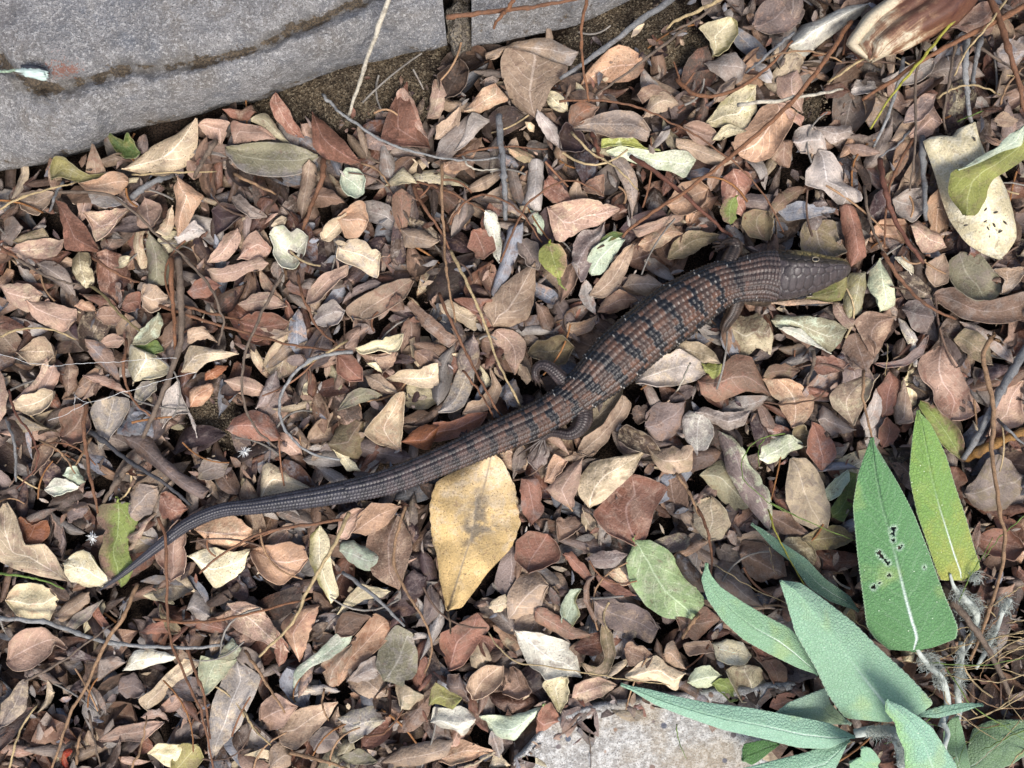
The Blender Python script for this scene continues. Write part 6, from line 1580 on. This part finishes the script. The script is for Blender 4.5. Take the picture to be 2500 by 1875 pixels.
def build_sage():
    root = empty('sage_plant', (*pw((2300, 1880), .004), .004)); tag(root, 'woolly grey green sage plant with long pointed leaves beside the slab', 'sage plant')
    def part(name, V, F, mat, attrs=None, uv=None, thick=0):
        o = mesh_obj(name, V, F, MAT[mat], root, attrs, uv); o.location = -root.location
        if thick: solidify(o, thick)
        return o
    holes = [px('C3', '%d,%d' % tuple(p))[0] + (r_,) for *p, r_ in ((1372, 145, 6), (1368, 175, 5), (1372, 215, 4), (1412, 262, 4.5), (1425, 250, 3), (1288, 298, 5), (1303, 322, 5), (1342, 362, 4.5), (1325, 345, 3), (1350, 438, 4), (1255, 515, 5), (1290, 490, 3), (1583, 392, 3))]
    for i, ln in enumerate(SAGE.strip().splitlines()):
        f = ln.split('|'); tk = f[0].split(); c1, c2 = tk[0].split('/'); z = float(tk[1]) * .001; sp = {}; flag = ''
        for t in tk[2:]:
            if '=' in t: a, b = t.split('='); sp[a] = float(b)
            else: flag = t
        P = [px('C3', q) for q in f[1:5]]; n, m = (90, 44) if i < 5 else (60, 30)
        if flag == 'H': n, m = 220, 110
        V, uv = leaf_patch(P[0][0], P[1], P[2][0], P[3], z, sp.get('a', .05), sp['f'], .0, n, m, 70 + i, .5, (0, 0), 0, .0)
        # scalloped margin, puckered blade, tip raised and base lowered toward the crown
        u, v = uv[:, 0], uv[:, 1] * 2 - 1; r_ = np.random.default_rng(i)
        V[:, 2] += (u - .5) * (.012 if i not in (0, 1) else .004)
        G = V.reshape(n, m, 3); cen = G.mean(1, keepdims=True); sc = 1 + .012 * np.sin(np.arange(n) * 2.1)[:, None, None] * np.abs(np.linspace(-1, 1, m))[None, :, None] ** 8; G[..., :2] = cen[..., :2] + (G[..., :2] - cen[..., :2]) * sc
        V = G.reshape(-1, 3); V[:, 2] += .00008 * np.sin(u * 260) * np.sin(v * 24 + 3 * np.sin(u * 40))
        V[:, 2] -= .0007 * np.exp(-(v / .05) ** 2)
        F = gridF(n, m)
        if flag == 'H':
            fc = V[F].mean(1); keep = np.ones(len(F), bool)
            for hx, hy, hr_ in holes:
                w_ = pw((hx, hy), z); d = np.hypot(fc[:, 0] - w_[0], fc[:, 1] - w_[1]) / S; keep &= d > hr_ * (1 + .25 * np.sin(np.arctan2(fc[:, 1] - w_[1], fc[:, 0] - w_[0]) * 3 + hx))
            F = F[keep]
        nz = np.cross(V[F[:, 1]] - V[F[:, 0]], V[F[:, 2]] - V[F[:, 0]])[:, 2].sum()
        if nz < 0: F = F[:, ::-1].copy()
        fz = np.full(len(V), sp['u'] * .85)
        if flag == 'H':
            for hx, hy, hr_ in holes:
                w_ = pw((hx, hy), z); d = np.hypot(V[:, 0] - w_[0], V[:, 1] - w_[1]) / S; fz = np.maximum(fz, 1.6 * np.exp(-((d - hr_) / 5) ** 2))
        mw = np.full(len(V), .3)
        if flag == 'B': mw = np.clip(1.05 - u * 1.9, 0, 1)
        if flag == 'L': mw = np.clip((-v - .3) * 1.5, 0, 1)
        o = part('leaf', V, F, 'sage', dict(Col=np.tile(np.array(lin(c1)) * .9, (len(V), 1)), Col2=np.tile(np.array(lin(c2)) * .9, (len(V), 1)), Par=np.c_[np.full(len(V), sp['r']), mw, fz, np.full(len(V), r_.random())]), uv, .0006)
        if flag == 'H': o['label'] = 'green leaf with insect eaten holes along its midrib'
    # woolly stalks
    def stalk(pts, rads, zs, name='stalk', fuzz=.07):
        P = cr([(x, y, r_, z) for (x, y), r_, z in zip(px('C3', pts), rads, zs)], 40); W = np.array([(*pw(p[:2], p[3] * .001), p[3] * .001) for p in P])
        V, F, uv = tube(W, P[:, 2] * S * .45, 24, fuzz, len(pts)); part(name, V, fix_tris(F), 'wool')
    stalk('1500,860 1540,930 1600,1010 1680,1090 1720,1250 1680,1400', (6, 12, 16, 18, 17, 18), (29, 27, 24, 20, 18, 20))
    stalk('1735,430 1760,510 1820,580 1900,680 1880,830 1800,960', (6, 10, 17, 20, 12, 10), (23, 22, 19, 16, 13, 11))
    stalk('2115,590 2060,680 2030,780 1960,920 1900,1030', (14, 15, 12, 12, 9), (13, 14, 13, 12, 10))
    stalk('1810,860 1800,1000 1780,1150 1790,1300 1760,1450', (17, 17, 16, 17, 14), (13, 15, 16, 16, 14))
    stalk('1130,1440 1240,1425 1380,1430 1460,1500', (22, 26, 26, 24), (26, 28, 30, 30))
    stalk('1400,1470 1430,1560 1450,1660 1500,1800', (26, 30, 32, 34), (28, 28, 28, 20))
    stalk('1690,1370 1720,1440 1700,1540 1720,1700', (13, 13, 12, 14), (22, 24, 26, 20))
    # tufts of wool: many short curled hairs
    r_ = np.random.default_rng(14); Vs, Fs = [], []; off = 0
    for (cx, cy, rx, ry, zz, nn) in ((1590, 980, 70, 60, 24, 240), (1850, 640, 90, 70, 17, 260), (1780, 560, 50, 50, 20, 160), (1300, 1430, 110, 40, 31, 220), (1430, 1560, 45, 90, 30, 220), (1890, 450, 40, 30, 22, 90), (2080, 620, 50, 60, 14, 140), (1660, 1080, 40, 90, 21, 160), (1790, 1050, 30, 170, 17, 200), (1990, 850, 50, 120, 14, 160), (1890, 780, 40, 80, 14, 120)):
        for _ in range(nn):
            a, d = r_.uniform(0, 6.28), math.sqrt(r_.random()); p = px('C3', '%f,%f' % (cx + rx * d * math.cos(a), cy + ry * d * math.sin(a)))[0]; an = r_.uniform(0, 6.28); l_ = r_.uniform(6, 18)
            pts = [(p[0] + l_ * t * math.cos(an + t * 1.5), p[1] + l_ * t * math.sin(an + t * 1.5)) for t in (0, .5, 1)]; z = (zz + r_.uniform(-3, 2)) * .001
            W = np.array([(*pw(q, z), z + .001 * k_) for k_, q in enumerate(pts)]); V, F, _ = tube(W, np.array([.75, .6, .3]) * S, 3, cap=False); Vs.append(V); Fs.append(F + off); off += len(V)
    o = part('wool', np.vstack(Vs), np.vstack(Fs), 'wool'); o['kind'] = 'stuff'
build_sage()
# ---------------------------------------------------------------- fine grass blades around the sage
GRASS = r'''
gn 1.6 24|C3|600,-20 900,130 1140,220
yg 2.2 22|C3|585,20 660,230 820,512
st 1.4 20|C3|250,370 450,500 660,600 760,640
st 1.4 20|C3|890,620 1060,680 1220,785
gn 1.6 18|B3|690,1135 560,1160 460,1230 415,1340 450,1450 620,1590 760,1659
gn 1.4 18|B3|560,1170 520,1250 525,1350
st 1.6 22|C3|2203,500 2050,600 1990,640
st 1.6 24|C3|2210,830 2100,880 1900,1010 1700,1020
gn 1.5 26|C3|1540,980 1800,1010 2000,1000 2210,960
st 1.5 24|C3|2210,720 2080,745
st 1.5 22|C3|2210,880 2060,960 2030,1030
st 1.6 24|C3|2210,1065 2050,1110 1850,1100 1690,1060
st 1.8 22|C3|2210,1200 2040,1290 1870,1350
gn 1.6 22|C3|1700,1010 1820,1190 1900,1280 2210,1480
st 1.5 20|C3|2210,900 2100,920 2030,960
st 1.5 20|C3|2215,860 2090,850 2010,900
st 1.4 21|C3|2140,1130 2110,1240 2203,1370
gn 1.5 20|C3|2210,60 2080,170 1950,330
gn 1.6 24|C3|1790,620 1860,450 2010,200
st 1.8 18|C3|2210,1530 2150,1600 2090,1680
st 1.5 20|C3|1700,1100 1720,1250 1900,1400 2030,1480
st 1.4 22|C3|640,1640 720,1610 850,1590 1000,1540 1130,1490
gn 1.5 14|C2|2140,1380 2160,1500 2203,1600
st 1.3 18|C3|590,260 610,360 640,440
st 1.4 21|B3|1340,560 1335,660 1325,770
gn 1.5 19|A3|1940,700 1850,740 1780,770
st 1.6 20|C3|2215,800 2120,815 2030,850
st 1.5 19|C3|2215,940 2080,1010 2000,1080
'''
for i_, ln in enumerate(GRASS.strip().splitlines()):
    h, t_, pts = ln.split('|'); k_, r_, z_ = h.split(); P = px(t_, pts); c = P[len(P) // 2]
    o = make_stem('grass_strand', P, float(r_), float(z_) * .001, TC[k_][0], 400 + i_, .5, 5, .003, wob=.03); add_label(o, pick(f"{'long' if np.hypot(*(np.array(P[-1]) - P[0])) > 110 else 'short'} hair thin {TC[k_][1]} {'curved' if bent(P) else 'straight'} grass", c), 'grass', 'thin grass blades in the litter')
gr_ = np.random.default_rng(33)
for i_ in range(22):
    x, y = gr_.uniform(2180, 2520), gr_.uniform(1480, 1880); an = gr_.uniform(2.3, 3.9); l_ = gr_.uniform(90, 260); bd = gr_.uniform(-.3, .3) * l_
    P = [(x + l_ * (t - .5) * math.cos(an) - bd * (1 - (2 * t - 1) ** 2) * math.sin(an), y + l_ * (t - .5) * math.sin(an) + bd * (1 - (2 * t - 1) ** 2) * math.cos(an)) for t in (0, .25, .5, .75, 1)]
    k_ = str(gr_.choice(['st', 'st', 'tn', 'gn'])); o = make_stem('grass_strand', P, gr_.uniform(1.1, 2.0), gr_.uniform(.011, .019), TC[k_][0], 700 + i_, .5, 5, .003, wob=.03)
    add_label(o, pick(f"{'long' if l_ > 110 else 'short'} hair thin {TC[k_][1]} {'curved' if bent(P) else 'straight'} grass", P[2]), 'grass', 'thin grass blades in the litter')
# ---------------------------------------------------------------- spider threads and fluff
for i_, (pts, z) in enumerate((('0,635 80,655 150,682 300,705 450,700 620,685 760,680 940,665 1120,655', .019), ('470,890 560,940 760,880 900,840 1000,810 1240,745', .018), ('480,880 470,990', .017), ('300,1055 420,1010 560,940', .018))):
    o = make_stem('spider_thread', px('B1', pts), .42, z, lin('#e6e6e2'), i_ + 60, 1, 4, 0, 'thread', .1); add_label(o, ('long white spider thread sagging', 'white spider thread rising', 'short upright spider thread', 'white spider thread slanting')[i_] + ' over the leaves beside the grey brown twig', 'thread', 'spider threads')
for i_, (p, lab) in enumerate(((px('B1', '1545,1250')[0], 'small white tuft of fluff beside the silver curved stem'), (px('C1', '585,200')[0], 'small white tuft of fluff by the two lobed green leaf'))):
    r_ = np.random.default_rng(i_ + 3); Vs, Fs = [], []; off = 0
    for _ in range(60):
        d = r_.normal(0, 1, 3); d /= np.linalg.norm(d); z = .016; c = np.array([*pw(p, z), z]); W = c + np.outer((0, .5, 1), d) * r_.uniform(5, 17) * S; W[2] += r_.normal(0, 2, 3) * S; V, F, _ = tube(W, np.array([1.1, .9, .4]) * S, 3, cap=False); Vs.append(V); Fs.append(F + off); off += len(V)
    V = np.vstack(Vs); o = mesh_obj('fluff', V - c, np.vstack(Fs), MAT['fluff']); o.location = c; tag(o, lab, 'fluff')
o = make_stem('stalk', px('A1', '-60,452 60,450 130,440'), 4, .0345, lin('#a8bfa4'), 3, sag=0, wob=.05); o.parent = bud; o.location = o.location - bud.location
# labels shared by several things stay only where nothing but place tells them apart
print('leaves', NLEAF, 'labels', len(LABELS), 'shared', sum(len(v) > 1 for v in LABELS.values()))
